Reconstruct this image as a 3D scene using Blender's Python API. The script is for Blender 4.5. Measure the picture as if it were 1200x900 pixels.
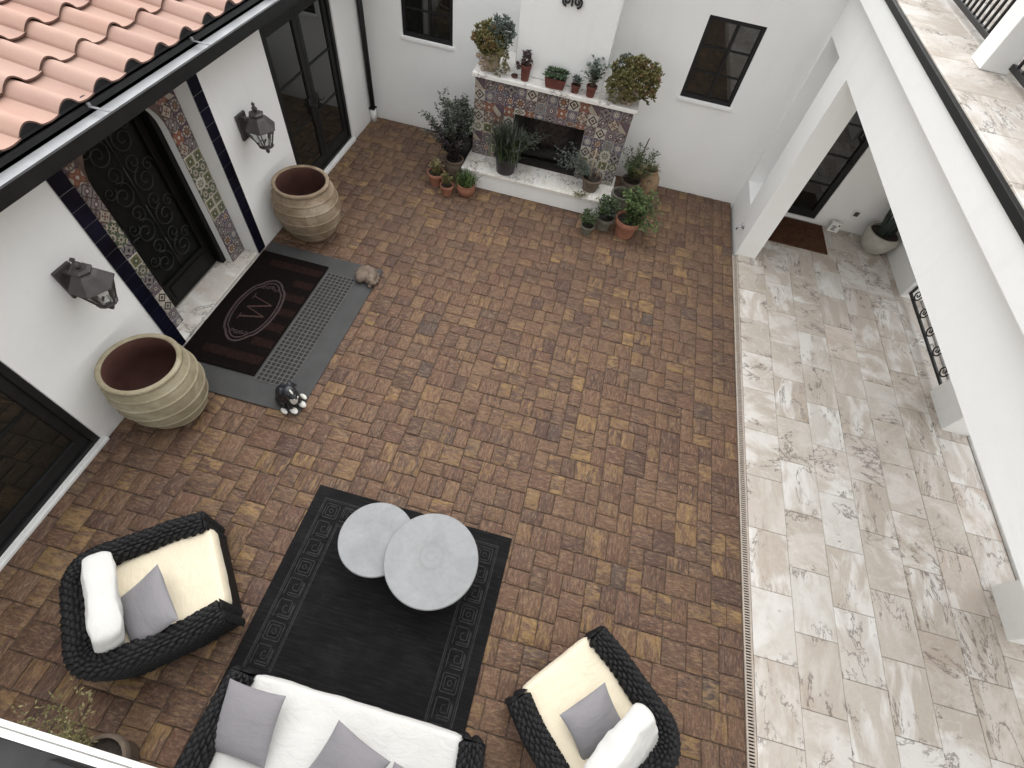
import bpy, math, random
from mathutils import Vector, Matrix, Euler, noise as mnoise
R = math.radians
random.seed(7)
sc = bpy.context.scene
for o in list(bpy.data.objects): bpy.data.objects.remove(o)
COL = sc.collection

# ------------------------------------------------------------------ camera
CAM_Z = 4.7
cam = bpy.data.cameras.new('camera'); cam_o = bpy.data.objects.new('camera', cam); COL.objects.link(cam_o)
cam.sensor_width = 36; cam.lens = 36*562.54/1200; cam.clip_start = .02; cam.clip_end = 1000
cam_o.location = (0, 0, CAM_Z); cam_o.rotation_euler = (R(33.718), R(-6.254), R(13.860))
sc.camera = cam_o
# ------------------------------------------------------------------ sky and sun (overcast)
SUN_EL, SUN_AZ = 62, -8           # azimuth measured from +Y towards +X
w = bpy.data.worlds.new('World'); sc.world = w; w.use_nodes = True
nt = w.node_tree; bg = nt.nodes['Background']
sky = nt.nodes.new('ShaderNodeTexSky'); sky.sky_type = 'NISHITA'; sky.sun_disc = False
sky.sun_elevation = R(SUN_EL); sky.sun_rotation = R(SUN_AZ); sky.air_density = 3.0; sky.dust_density = 1.0; sky.ozone_density = 1.0
hs = nt.nodes.new('ShaderNodeHueSaturation'); hs.inputs['Saturation'].default_value = .10   # overcast: grey cloud light
nt.links.new(sky.outputs[0], hs.inputs['Color']); nt.links.new(hs.outputs[0], bg.inputs['Color'])
bg.inputs['Strength'].default_value = .15
sd = bpy.data.lights.new('sun', 'SUN'); sd.energy = .85; sd.angle = R(85); sd.color = (1, .97, .93)
so = bpy.data.objects.new('sun', sd); COL.objects.link(so)
d = Vector((math.sin(R(SUN_AZ))*math.cos(R(SUN_EL)), math.cos(R(SUN_AZ))*math.cos(R(SUN_EL)), math.sin(R(SUN_EL))))
so.rotation_euler = d.to_track_quat('Z', 'Y').to_euler(); so.location = (0, 0, 20)
sc.view_settings.view_transform = 'Standard'; sc.view_settings.look = 'None'; sc.view_settings.gamma = 1
sc.view_settings.exposure = 1.14
try: sc.view_settings.use_curve_mapping = False
except Exception: pass

# ================================================================== materials
class NT:
    """small helper round a material node tree"""
    def __init__(s, name):
        s.m = bpy.data.materials.new(name); s.m.use_nodes = True
        s.t = s.m.node_tree; s.b = s.t.nodes['Principled BSDF']
    def n(s, t, **kw):
        x = s.t.nodes.new(t)
        for k, v in kw.items(): setattr(x, k, v)
        return x
    def set(s, sock, v):
        if isinstance(v, bpy.types.NodeSocket): s.t.links.new(v, sock)
        elif v is not None: sock.default_value = v
    def math(s, op, a, b=None, c=None, clamp=False):
        x = s.n('ShaderNodeMath', operation=op); x.use_clamp = clamp
        s.set(x.inputs[0], a)
        if b is not None: s.set(x.inputs[1], b)
        if c is not None: s.set(x.inputs[2], c)
        return x.outputs[0]
    def mix(s, f, a, b, mode='MIX'):
        x = s.n('ShaderNodeMix', data_type='RGBA', blend_type=mode)
        s.set(x.inputs[0], f)
        for i, v in ((6, a), (7, b)): s.set(x.inputs[i], v if isinstance(v, bpy.types.NodeSocket) else tuple(v)+(1,) if len(v) == 3 else v)
        return x.outputs[2]
    def noise(s, vec, scale, detail=4, rough=.55, w=None, dist=0):
        x = s.n('ShaderNodeTexNoise', noise_dimensions='4D' if w is not None else '3D')
        s.set(x.inputs['Vector'], vec); x.inputs['Scale'].default_value = scale
        x.inputs['Detail'].default_value = detail; x.inputs['Roughness'].default_value = rough
        x.inputs['Distortion'].default_value = dist
        if w is not None: s.set(x.inputs['W'], w)
        return x.outputs['Fac']
    def ramp(s, f, stops, interp='LINEAR'):
        x = s.n('ShaderNodeValToRGB'); x.color_ramp.interpolation = interp
        e = x.color_ramp.elements
        while len(e) < len(stops): e.new(.5)
        for i, (p, c) in enumerate(stops):
            e[i].position = p; e[i].color = (c, c, c, 1) if isinstance(c, (int, float)) else tuple(c)+(1,)
        s.set(x.inputs[0], f); return x.outputs[0]
    def pos(s): return s.n('ShaderNodeNewGeometry').outputs['Position']
    def obj(s): return s.n('ShaderNodeTexCoord').outputs['Object']
    def vscale(s, v, sc_):
        x = s.n('ShaderNodeVectorMath', operation='MULTIPLY'); s.set(x.inputs[0], v); x.inputs[1].default_value = sc_; return x.outputs[0]
    def seed(s):
        a = s.n('ShaderNodeAttribute', attribute_name='rnd').outputs['Fac']
        return s.math('FRACT', s.math('ADD', a, s.n('ShaderNodeObjectInfo').outputs['Random']))
    def white(s, v, k=1.0):
        x = s.n('ShaderNodeTexWhiteNoise', noise_dimensions='1D'); s.set(x.inputs['W'], s.math('MULTIPLY', v, 91.7*k)); return x.outputs['Value']
    def bump(s, h, strength=.3, dist=.01, chain=None):
        x = s.n('ShaderNodeBump'); x.inputs['Strength'].default_value = strength; x.inputs['Distance'].default_value = dist
        s.set(x.inputs['Height'], h)
        if chain is not None: s.set(x.inputs['Normal'], chain)
        return x.outputs[0]
    def out(s, col=None, rough=None, normal=None, metal=None, spec=None, ior=None):
        i = s.b.inputs
        if col is not None: s.set(i['Base Color'], col if isinstance(col, bpy.types.NodeSocket) else tuple(col)+(1,))
        if rough is not None: s.set(i['Roughness'], rough)
        if normal is not None: s.set(i['Normal'], normal)
        if metal is not None: s.set(i['Metallic'], metal)
        if spec is not None: s.set(i['Specular IOR Level'], spec)
        if ior is not None: s.set(i['IOR'], ior)
        return s.m

def plain(name, col, rough=.6, var=.15, scale=6, bump=.0, bscale=60, metal=0, spec=.5, col2=None, fine=.06):
    N = NT(name); p = N.pos()
    lo = tuple(c*(1-var) for c in col); hi = tuple(min(1, c*(1+var)) for c in col) if col2 is None else col2
    f = N.ramp(N.noise(p, scale, 5, .6), [(.3, 0.), (.7, 1.)])
    c = N.mix(f, lo, hi)
    g = N.noise(p, scale*18, 3, .6)
    c = N.mix(fine*2, c, N.mix(g, (0, 0, 0), (1, 1, 1)), 'OVERLAY') if fine else c
    nm = N.bump(N.noise(p, bscale, 4, .6), bump, .004) if bump else None
    r = N.math('ADD', rough-.06, N.math('MULTIPLY', g, .12))
    return N.out(c, r, nm, metal, spec)

def m_stucco():
    N = NT('white_stucco'); p = N.pos()
    big = N.ramp(N.noise(p, .7, 4, .6), [(.3, 0.), (.75, 1.)])
    c = N.mix(big, (.775, .775, .765), (.81, .81, .80))
    stain = N.ramp(N.noise(N.vscale(p, (2.2, 2.2, .35)), 1.6, 6, .65), [(.56, 0.), (.85, 1.)])
    c = N.mix(N.math('MULTIPLY', stain, .22), c, (.60, .585, .55))
    sep = N.n('ShaderNodeSeparateXYZ'); N.set(sep.inputs[0], p)
    splash = N.math('MULTIPLY', N.ramp(N.math('ADD', sep.outputs[2], N.math('MULTIPLY', N.noise(p, 6, 5, .7), .5)), [(.18, 1.), (.52, 0.)]), N.ramp(N.noise(p, 14, 5, .7), [(.35, .2), (.7, 1.)]))
    c = N.mix(N.math('MULTIPLY', splash, .30), c, (.46, .41, .35))       # soil splashed up at the foot of the wall
    streak = N.ramp(N.noise(N.vscale(p, (9, 9, .25)), 1.0, 4, .6), [(.60, 0.), (.78, 1.)])
    c = N.mix(N.math('MULTIPLY', streak, .10), c, (.55, .54, .51))
    nm = N.bump(N.noise(p, 85, 4, .65), .22, .005)
    nm = N.bump(N.noise(N.vscale(p, (1, 1, 1.6)), 7, 4, .55, None, .8), .22, .012, nm)
    return N.out(c, .82, nm, spec=.25)

def m_paver():
    N = NT('tumbled_paver'); s = N.seed(); p = N.pos()
    r1 = N.white(s, 1.0); r2 = N.white(s, 1.73); r3 = N.white(s, 2.41); r4 = N.white(s, 3.17)
    W = N.math('MULTIPLY', s, 77)
    base = N.ramp(r1, [(0, (.078, .044, .033)), (.16, (.124, .069, .043)), (.40, (.145, .084, .050)), (.60, (.122, .065, .041)), (.76, (.162, .097, .056)), (.88, (.092, .053, .038)), (.95, (.160, .093, .054)), (1., (.065, .049, .042))])
    # streaks run along one side of each paver
    st = N.n('ShaderNodeMix', data_type='VECTOR'); N.set(st.inputs[0], N.math('GREATER_THAN', r2, .5))
    N.set(st.inputs[4], N.vscale(p, (1, 3.6, 1))); N.set(st.inputs[5], N.vscale(p, (3.6, 1, 1)))
    pv = st.outputs[1]
    n1 = N.noise(pv, 5.0, 5, .62, W, .6); n2 = N.noise(pv, 8, 6, .68, N.math('ADD', W, 9.1), .9); n3 = N.noise(p, 75, 4, .75, W)
    n4 = N.noise(pv, 15, 7, .74, N.math('ADD', W, 4.4), .5); n5 = N.noise(p, 13, 5, .65, N.math('ADD', W, 14.4), .6)
    # ochre patches on some pavers
    och = N.math('MULTIPLY', N.ramp(n1, [(.46, 0.), (.56, 1.)]), N.ramp(r3, [(.58, 0.), (1., 1.)]))
    c = N.mix(N.math('MULTIPLY', och, .85), base, N.mix(n2, (.18, .104, .043), (.40, .26, .098)))
    # purple-grey and charcoal clouding
    drk = N.math('MULTIPLY', N.ramp(n2, [(.47, 0.), (.57, 1.)]), N.ramp(r4, [(.2, .15), (1., 1.)]))
    c = N.mix(N.math('MULTIPLY', drk, .85), c, (.062, .038, .034))
    red = N.math('MULTIPLY', N.ramp(n5, [(.49, 0.), (.60, 1.)]), r2)
    c = N.mix(N.math('MULTIPLY', red, .45), c, (.135, .062, .043))
    lit = N.ramp(n4, [(.50, 0.), (.61, 1.)])
    c = N.mix(N.math('MULTIPLY', lit, .46), c, (.30, .205, .130))
    drk2 = N.ramp(n4, [(.36, 1.), (.48, 0.)])
    c = N.mix(N.math('MULTIPLY', drk2, .62), c, (.045, .030, .025))
    sp = N.ramp(n3, [(.30, 0.), (.70, 1.)])
    c = N.mix(.38, c, N.mix(sp, (.05, .05, .05), (.95, .95, .95)), 'OVERLAY')
    # damp dirt in patches over the yard
    c = N.mix(N.math('MULTIPLY', N.ramp(N.noise(p, .55, 4, .6), [(.42, 0.), (.75, 1.)]), .28), c, (.07, .043, .034))
    nm = N.bump(N.noise(p, 45, 5, .7), .5, .008); nm = N.bump(n4, .45, .010, nm)
    return N.out(c, N.math('ADD', .62, N.math('MULTIPLY', n3, .25)), nm, spec=.35)

def m_travertine(name='travertine', warm=0):
    N = NT(name); s = N.seed(); p = N.pos()
    r1 = N.white(s, 1.1); r2 = N.white(s, 2.3); r3 = N.white(s, 3.9); W = N.math('MULTIPLY', s, 53)
    if warm: base = N.ramp(r1, [(0, (.70, .67, .62)), (.6, (.76, .74, .71)), (1, (.66, .60, .54))])
    else: base = N.ramp(r1, [(0, (.46, .395, .335)), (.22, (.51, .455, .40)), (.42, (.475, .415, .36)), (.6, (.54, .49, .44)), (.74, (.485, .42, .36)), (.90, (.60, .57, .53)), (1, (.54, .45, .385))])
    st = N.n('ShaderNodeMix', data_type='VECTOR'); N.set(st.inputs[0], N.math('GREATER_THAN', r2, .45))
    N.set(st.inputs[4], N.vscale(p, (2.4, 1, 1))); N.set(st.inputs[5], N.vscale(p, (1, 1.5, 1)))
    pv = st.outputs[1]
    n1 = N.noise(pv, 1.2, 7, .58, W, 1.3); n2 = N.noise(pv, 2.4, 7, .62, N.math('ADD', W, 5), .9); n3 = N.noise(p, 26, 5, .7, W)
    wht = N.math('MULTIPLY', N.ramp(n1, [(.47, 0.), (.58, 1.)]), N.ramp(r3, [(.1, .4), (.8, .95)]))
    c = N.mix(N.math('MULTIPLY', wht, .85), base, (.76, .745, .72))
    bei = N.ramp(n2, [(.50, 0.), (.68, 1.)])
    c = N.mix(N.math('MULTIPLY', bei, .45), c, (.39, .315, .25))
    # veins: ridges of a distorted noise, dark ones in places and pale healed ones
    v = N.math('ABSOLUTE', N.math('SUBTRACT', N.noise(pv, 1.25, 8, .68, N.math('ADD', W, 21), .9), .5))
    wid = N.math('MULTIPLY', v, N.ramp(N.noise(p, 9, 4, .7, W), [(.35, 3.2), (.65, .55)]))
    vein = N.math('MULTIPLY', N.ramp(wid, [(.0, 1.), (.012, .9), (.022, 0.)]), N.ramp(N.noise(p, 2.2, 3, .5, N.math('ADD', W, 3)), [(.46, 0.), (.54, 1.)]))
    v2 = N.math('ABSOLUTE', N.math('SUBTRACT', N.noise(pv, 1.9, 7, .62, N.math('ADD', W, 37), 1.2), .5))
    c = N.mix(N.math('MULTIPLY', N.ramp(v2, [(.0, 1.), (.02, 0.)]), N.math('MULTIPLY', r2, .45)), c, (.72, .70, .67))
    c = N.mix(N.math('MULTIPLY', vein, .72), c, (.12, .09, .075))
    pit = N.math('MULTIPLY', N.ramp(n3, [(.60, 0.), (.68, 1.)]), N.ramp(n1, [(.48, 0.), (.66, 1.)]))
    c = N.mix(N.math('MULTIPLY', pit, .6), c, (.20, .155, .13))
    c = N.mix(.16, c, N.mix(n3, (.1, .1, .1), (.9, .9, .9)), 'OVERLAY')
    nm = N.bump(n3, .18, .003)
    return N.out(c, N.math('ADD', .40, N.math('MULTIPLY', n2, .3)), nm, spec=.4)

def m_rooftile():
    N = NT('clay_roof_tile'); s = N.seed(); p = N.pos()
    r1 = N.white(s, 1.3)
    c = N.ramp(r1, [(0, (.375, .225, .18)), (.35, (.40, .25, .20)), (.7, (.385, .255, .21)), (1, (.36, .225, .185))])
    n = N.noise(N.vscale(p, (1, 2.5, 1)), 3.5, 6, .65, N.math('MULTIPLY', s, 40))
    c = N.mix(N.math('MULTIPLY', N.ramp(n, [(.35, 0.), (.75, 1.)]), .45), c, (.44, .325, .27))
    g = N.noise(p, 60, 4, .7)
    c = N.mix(N.math('MULTIPLY', N.ramp(g, [(.56, 0.), (.72, 1.)]), .30), c, (.30, .18, .14))
    lich = N.ramp(N.noise(p, 5, 6, .7), [(.60, 0.), (.74, 1.)])
    c = N.mix(N.math('MULTIPLY', lich, .35), c, (.28, .22, .19))
    return N.out(c, .8, N.bump(g, .2, .003), spec=.25)

def m_attrleaf(name, a, b, c3=None, rough=.5):
    N = NT(name); at = N.n('ShaderNodeAttribute', attribute_name='rnd').outputs['Fac']
    st = [(0, a), (.8, b)] + ([(1, c3)] if c3 else [])
    c = N.ramp(at, st)
    c = N.mix(.25, c, N.mix(N.noise(N.pos(), 40, 3), (.1, .1, .1), (.9, .9, .9)), 'OVERLAY')
    m = N.out(c, rough, None, spec=.35)
    return m

def m_glass(name='dark_window_glass'):
    N = NT(name); p = N.pos()
    c = N.mix(N.noise(p, 1.3, 3), (.006, .007, .006), (.012, .012, .010))
    nm = N.bump(N.noise(p, .9, 2, .4), .012, .05)
    return N.out(c, .025, nm, spec=1.0)

def m_concrete():
    N = NT('grey_concrete'); p = N.obj()
    a = N.noise(p, 4, 6, .65, None, .4); b = N.noise(p, 30, 5, .7)
    c = N.ramp(a, [(.3, (.21, .213, .22)), (.5, (.25, .253, .26)), (.62, (.27, .273, .28)), (.78, (.32, .323, .33))])
    c = N.mix(.2, c, N.mix(b, (.1, .1, .1), (.9, .9, .9)), 'OVERLAY')
    return N.out(c, N.math('ADD', .45, N.math('MULTIPLY', a, .3)), N.bump(b, .1, .002), spec=.4)

def m_ringstain():
    # concrete with a pot's ring stain near the middle of the top
    N = NT('grey_concrete_stained'); p = N.obj()
    a = N.noise(p, 4, 6, .65, None, .4); b = N.noise(p, 30, 5, .7)
    c = N.ramp(a, [(.3, (.205, .208, .215)), (.5, (.245, .248, .255)), (.62, (.265, .268, .275)), (.78, (.31, .313, .32))])
    off = N.n('ShaderNodeVectorMath', operation='SUBTRACT'); N.set(off.inputs[0], N.vscale(p, (1, 1, 0))); off.inputs[1].default_value = (-.01, .02, 0)
    r = N.n('ShaderNodeVectorMath', operation='LENGTH'); N.set(r.inputs[0], off.outputs[0]); r = r.outputs['Value']
    rr = N.math('ADD', r, N.math('ADD', N.math('MULTIPLY', N.math('SUBTRACT', b, .5), .05), N.math('MULTIPLY', N.math('SUBTRACT', a, .5), .10)))
    ring = N.ramp(rr, [(.02, 0.), (.035, .5), (.05, .1), (.085, .2), (.10, 1.), (.112, .45), (.15, .3), (.2, 0.)])
    c = N.mix(N.math('MULTIPLY', ring, N.math('MULTIPLY', a, .75)), c, (.15, .145, .142))
    c = N.mix(.2, c, N.mix(b, (.1, .1, .1), (.9, .9, .9)), 'OVERLAY')
    return N.out(c, N.math('ADD', .42, N.math('MULTIPLY', a, .3)), N.bump(b, .1, .002), spec=.4)

def m_fabric(name, col, rough=.9, weave=420, dirt=.0, dcol=(.5, .42, .3)):
    N = NT(name); p = N.obj(); q = N.pos()
    a = N.noise(p, 5, 5, .6); b = N.noise(p, weave, 2, .5)
    c = N.mix(N.ramp(a, [(.3, 0.), (.7, 1.)]), tuple(x*.93 for x in col), col)
    if dirt: c = N.mix(N.math('MULTIPLY', N.ramp(N.noise(p, 2.2, 6, .65), [(.48, 0.), (.8, 1.)]), dirt), c, dcol)
    nm = N.bump(N.noise(N.vscale(p, (1, 2.2, 1)), 7, 5, .6, None, .7), .55, .016); nm = N.bump(b, .12, .001, nm)
    m = N.out(c, rough, nm, spec=.15)
    N.b.inputs['Sheen Weight'].default_value = .15
    return m

def m_urn(name, a, b, c_):
    N = NT(name); p = N.pos(); o = N.obj()
    n1 = N.noise(o, 3.2, 6, .65, None, .6); n2 = N.noise(o, 14, 5, .7)
    c = N.ramp(n1, [(.28, a), (.52, b), (.74, c_)])
    c = N.mix(N.math('MULTIPLY', N.ramp(n2, [(.5, 0.), (.72, 1.)]), .35), c, a)
    c = N.mix(.22, c, N.mix(N.noise(o, 60, 4, .7), (.1, .1, .1), (.9, .9, .9)), 'OVERLAY')
    return N.out(c, .78, N.bump(n2, .3, .006), spec=.3)

def m_talavera(name, base, layers, grime=.40):
    """painted tile: layers = (metric, lo, hi, colour) over local X/Z of the tile (-1..1)"""
    N = NT(name); o = N.obj()
    sx = N.n('ShaderNodeSeparateXYZ'); N.set(sx.inputs[0], N.vscale(o, (2, 2, 2)))
    # tile meshes are 1 unit wide (scaled by the object), so local -0.5..0.5 -> -1..1
    X, Z = sx.outputs[0], sx.outputs[2]
    ax, az = N.math('ABSOLUTE', X), N.math('ABSOLUTE', Z)
    met = {}
    met['inf'] = N.math('MAXIMUM', ax, az); met['d1'] = N.math('ADD', ax, az)
    r = N.math('SQRT', N.math('ADD', N.math('MULTIPLY', X, X), N.math('MULTIPLY', Z, Z))); met['r'] = r
    th = N.math('ARCTAN2', Z, X)
    met['fl8'] = N.math('MULTIPLY', r, N.math('ADD', 1, N.math('MULTIPLY', N.math('COSINE', N.math('MULTIPLY', th, 8)), .28)))
    met['fl4'] = N.math('MULTIPLY', r, N.math('ADD', 1, N.math('MULTIPLY', N.math('COSINE', N.math('MULTIPLY', th, 4)), .42)))
    met['cor'] = N.math('SQRT', N.math('ADD', N.math('POWER', N.math('SUBTRACT', 1, ax), 2), N.math('POWER', N.math('SUBTRACT', 1, az), 2)))
    met['dg'] = N.math('ABSOLUTE', N.math('SUBTRACT', X, Z))
    met['dg2'] = N.math('ADD', X, Z)
    met['min'] = N.math('MINIMUM', ax, az)
    c = base
    jit = N.math('MULTIPLY', N.math('SUBTRACT', N.noise(N.pos(), 60, 3), .5), .14)
    for m_, lo, hi, col in layers:
        v = N.math('ADD', met[m_], jit)
        k = N.math('MULTIPLY', N.math('GREATER_THAN', v, lo), N.math('LESS_THAN', v, hi))
        c = N.mix(k, c, col)
    s = N.n('ShaderNodeObjectInfo').outputs['Random']
    g = N.noise(N.pos(), 12, 4, .6)
    c = N.mix(N.math('MULTIPLY', g, grime), c, (.09, .075, .07))
    c = N.mix(N.math('MULTIPLY', s, .25), c, (.13, .11, .11))
    return N.out(c, .22, None, spec=.5)

DGLASS = plain('dark_door_glass', (.012, .012, .011), .25, .3, 5, 0, spec=.12)
STUCCO = m_stucco(); PAVER = m_paver(); TRAV = m_travertine(); TRAVW = m_travertine('white_travertine', 1); ROOF = m_rooftile(); GLASS = m_glass()
BLACKM = plain('black_painted_metal', (.010, .010, .0105), .5, .3, 8, .1, 80, spec=.3)
BRONZE = plain('bronze_lantern_metal', (.050, .043, .043), .50, .3, 12, .2, 70)
IRON = plain('wrought_iron', (.008, .008, .009), .5, .3, 20, .2, 90)
ALU = plain('bare_aluminium', (.62, .63, .65), .38, .12, 5, .05, 60, metal=.25)
NAVY = plain('navy_glazed_tile', (.0045, .0045, .012), .32, .6, 3, 0, spec=.18)
GROUT = plain('tile_grout', (.36, .34, .32), .85, .2, 9, .3, 80)
DGROUT = plain('white_grout', (.42, .42, .42), .85, .15, 9, .3, 80)
SANDJ = plain('joint_sand', (.085, .060, .043), .95, .6, 30, .5, 140)
SOIL = plain('potting_soil', (.030, .022, .017), .95, .5, 40, .8, 90)
WHITEM = plain('white_painted_trim', (.80, .80, .79), .5, .05, 3, .05, 60)
WBOARD = plain('white_weathered_edge', (.78, .78, .77), .55, .12, 6, .1, 60)
CONC = m_concrete(); CONCR = m_ringstain()
CREAM = m_fabric('cream_cushion_fabric', (.74, .66, .51), dirt=.3, dcol=(.66, .56, .40))
WHITEF = m_fabric('white_cushion_fabric', (.64, .635, .615), dirt=.2, dcol=(.6, .57, .5))
GREYF = m_fabric('grey_pillow_fabric', (.245, .235, .25))
ROPE = plain('black_woven_rope', (.0085, .0085, .0098), .6, .45, 30, .5, 260, spec=.3)
CORE = plain('black_core', (.006, .006, .007), .8, .3, 20)
def m_rug():
    N = NT('charcoal_rug_weave'); p = N.pos()
    st = N.noise(N.vscale(p, (1, 14, 1)), 4, 5, .6); g = N.noise(p, 260, 2, .6); d_ = N.noise(p, 2.4, 5, .65)
    c = N.ramp(st, [(.3, (.0065, .0065, .007)), (.55, (.011, .011, .0115)), (.75, (.019, .0185, .019))])
    c = N.mix(N.math('MULTIPLY', N.ramp(d_, [(.5, 0.), (.8, 1.)]), .5), c, (.030, .028, .026))
    lint = N.ramp(N.noise(p, 55, 2, .5), [(.76, 0.), (.80, 1.)])
    c = N.mix(N.math('MULTIPLY', lint, .5), c, (.14, .12, .10))
    return N.out(c, .95, N.bump(g, .8, .003, N.bump(st, .3, .004)), spec=.1)
RUGM = m_rug()
RUGP = plain('rug_relief_weave', (.030, .0285, .029), .9, .3, 20, .5, 300, spec=.15)
RUBG = plain('grey_rubber_mat', (.046, .045, .045), .75, .18, 5, .3, 120)
RUBK = plain('black_rubber', (.008, .008, .009), .7, .3, 20, .3, 100)
BONE = plain('mat_grid_grey', (.088, .083, .079), .7, .2, 12)
COIRD = plain('dark_coir', (.0055, .0032, .0032), .95, .5, 40, .9, 350, spec=.1)
COIRB = plain('brown_coir', (.015, .0075, .0060), .95, .5, 40, .9, 350, spec=.1)
COIRR = plain('emblem_coir', (.052, .038, .037), .95, .3, 40, .9, 350, spec=.1)
BROWNMAT = plain('brown_doormat', (.075, .034, .019), .92, .35, 18, .8, 240, spec=.15)
URNA = m_urn('pale_glazed_urn', (.19, .155, .10), (.31, .27, .185), (.39, .35, .265))
URNB = m_urn('weathered_clay_urn', (.115, .076, .05), (.25, .19, .13), (.40, .335, .26))
URNIN = plain('red_urn_lining', (.095, .040, .031), .7, .25, 5, .2, 40)
TERRA = m_urn('terracotta_pot', (.20, .085, .055), (.30, .135, .085), (.36, .20, .145))
TERRD = m_urn('dark_red_clay_pot', (.085, .028, .022), (.13, .042, .032), (.17, .07, .055))
GREYP = m_urn('mossy_grey_pot', (.085, .080, .062), (.16, .15, .12), (.24, .235, .20))
BROWNP = m_urn('brown_glazed_pot', (.075, .055, .042), (.14, .105, .08), (.21, .175, .14))
BLKP = plain('black_plastic_pot', (.030, .026, .028), .45, .25, 6, .05, 50)
DGRYP = plain('dark_grey_pot', (.035, .033, .034), .55, .25, 6, .1, 50)
TANP = m_urn('tan_clay_pot', (.20, .13, .075), (.29, .20, .12), (.36, .27, .18))
STONEP = m_urn('stone_planter', (.33, .31, .265), (.43, .41, .365), (.52, .50, .455))
STONEC = m_urn('carved_stone', (.085, .062, .046), (.17, .13, .10), (.27, .22, .175))
FACEP = m_urn('clay_face_planter', (.22, .165, .12), (.33, .265, .21), (.43, .37, .31))
FIREB = plain('sooty_firebrick', (.020, .015, .013), .85, .5, 9, .5, 60)
ASHM = plain('charred_log', (.014, .012, .011), .9, .6, 25, .8, 80)
LEAF_DK = m_attrleaf('dark_leaf', (.016, .020, .017), (.048, .060, .042), (.10, .115, .08))
LEAF_PU = m_attrleaf('purple_dark_leaf', (.020, .012, .018), (.045, .032, .038), (.075, .065, .06))
LEAF_GR = m_attrleaf('green_leaf', (.028, .048, .014), (.075, .115, .030), (.16, .20, .075))
LEAF_MID = m_attrleaf('mid_green_leaf', (.022, .036, .014), (.062, .092, .034), (.13, .165, .075))
LEAF_GY = m_attrleaf('grey_green_leaf', (.055, .070, .058), (.13, .155, .13), (.22, .25, .21))
LEAF_OL = m_attrleaf('olive_succulent', (.065, .060, .020), (.165, .15, .055), (.27, .20, .095))
LEAF_YL = m_attrleaf('pale_yellow_succulent', (.12, .105, .045), (.25, .22, .105), (.40, .36, .21))
LEAF_RU = m_attrleaf('rust_succulent', (.085, .05, .02), (.20, .125, .05), (.30, .17, .10))
LEAF_RD = m_attrleaf('red_tipped_succulent', (.040, .022, .022), (.085, .055, .045), (.10, .105, .07))
STEM = plain('woody_stem', (.085, .062, .042), .85, .3, 30, .4, 90)
STEMP = plain('pale_stick', (.30, .245, .18), .8, .3, 30, .4, 90)
SNAKE = plain('snake_plant_leaf', (.028, .040, .030), .45, .6, 14, .1, 40)
DOGB = plain('black_glaze', (.012, .013, .017), .35, .4, 8, .1, 40)
DOGW = plain('white_glaze', (.62, .60, .56), .4, .12, 12, .1, 40)
PLASW = plain('white_plastic', (.76, .75, .73), .4, .06, 8)
PRINT = plain('black_print', (.02, .02, .02), .6, .2, 20)
CHROME = plain('chrome_spout', (.45, .46, .48), .22, .2, 10, metal=.9)
MEMB = plain('dark_roof_membrane', (.022, .022, .023), .75, .35, 5, .3, 60)
DRAINM = plain('beige_drain_frame', (.42, .36, .305), .6, .15, 12)
DARKV = plain('drain_void', (.008, .007, .006), .9, .2, 12)
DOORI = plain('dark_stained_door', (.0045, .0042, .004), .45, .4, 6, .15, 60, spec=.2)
GND = plain('far_ground', (.30, .28, .25), .9, .15, .6)

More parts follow.
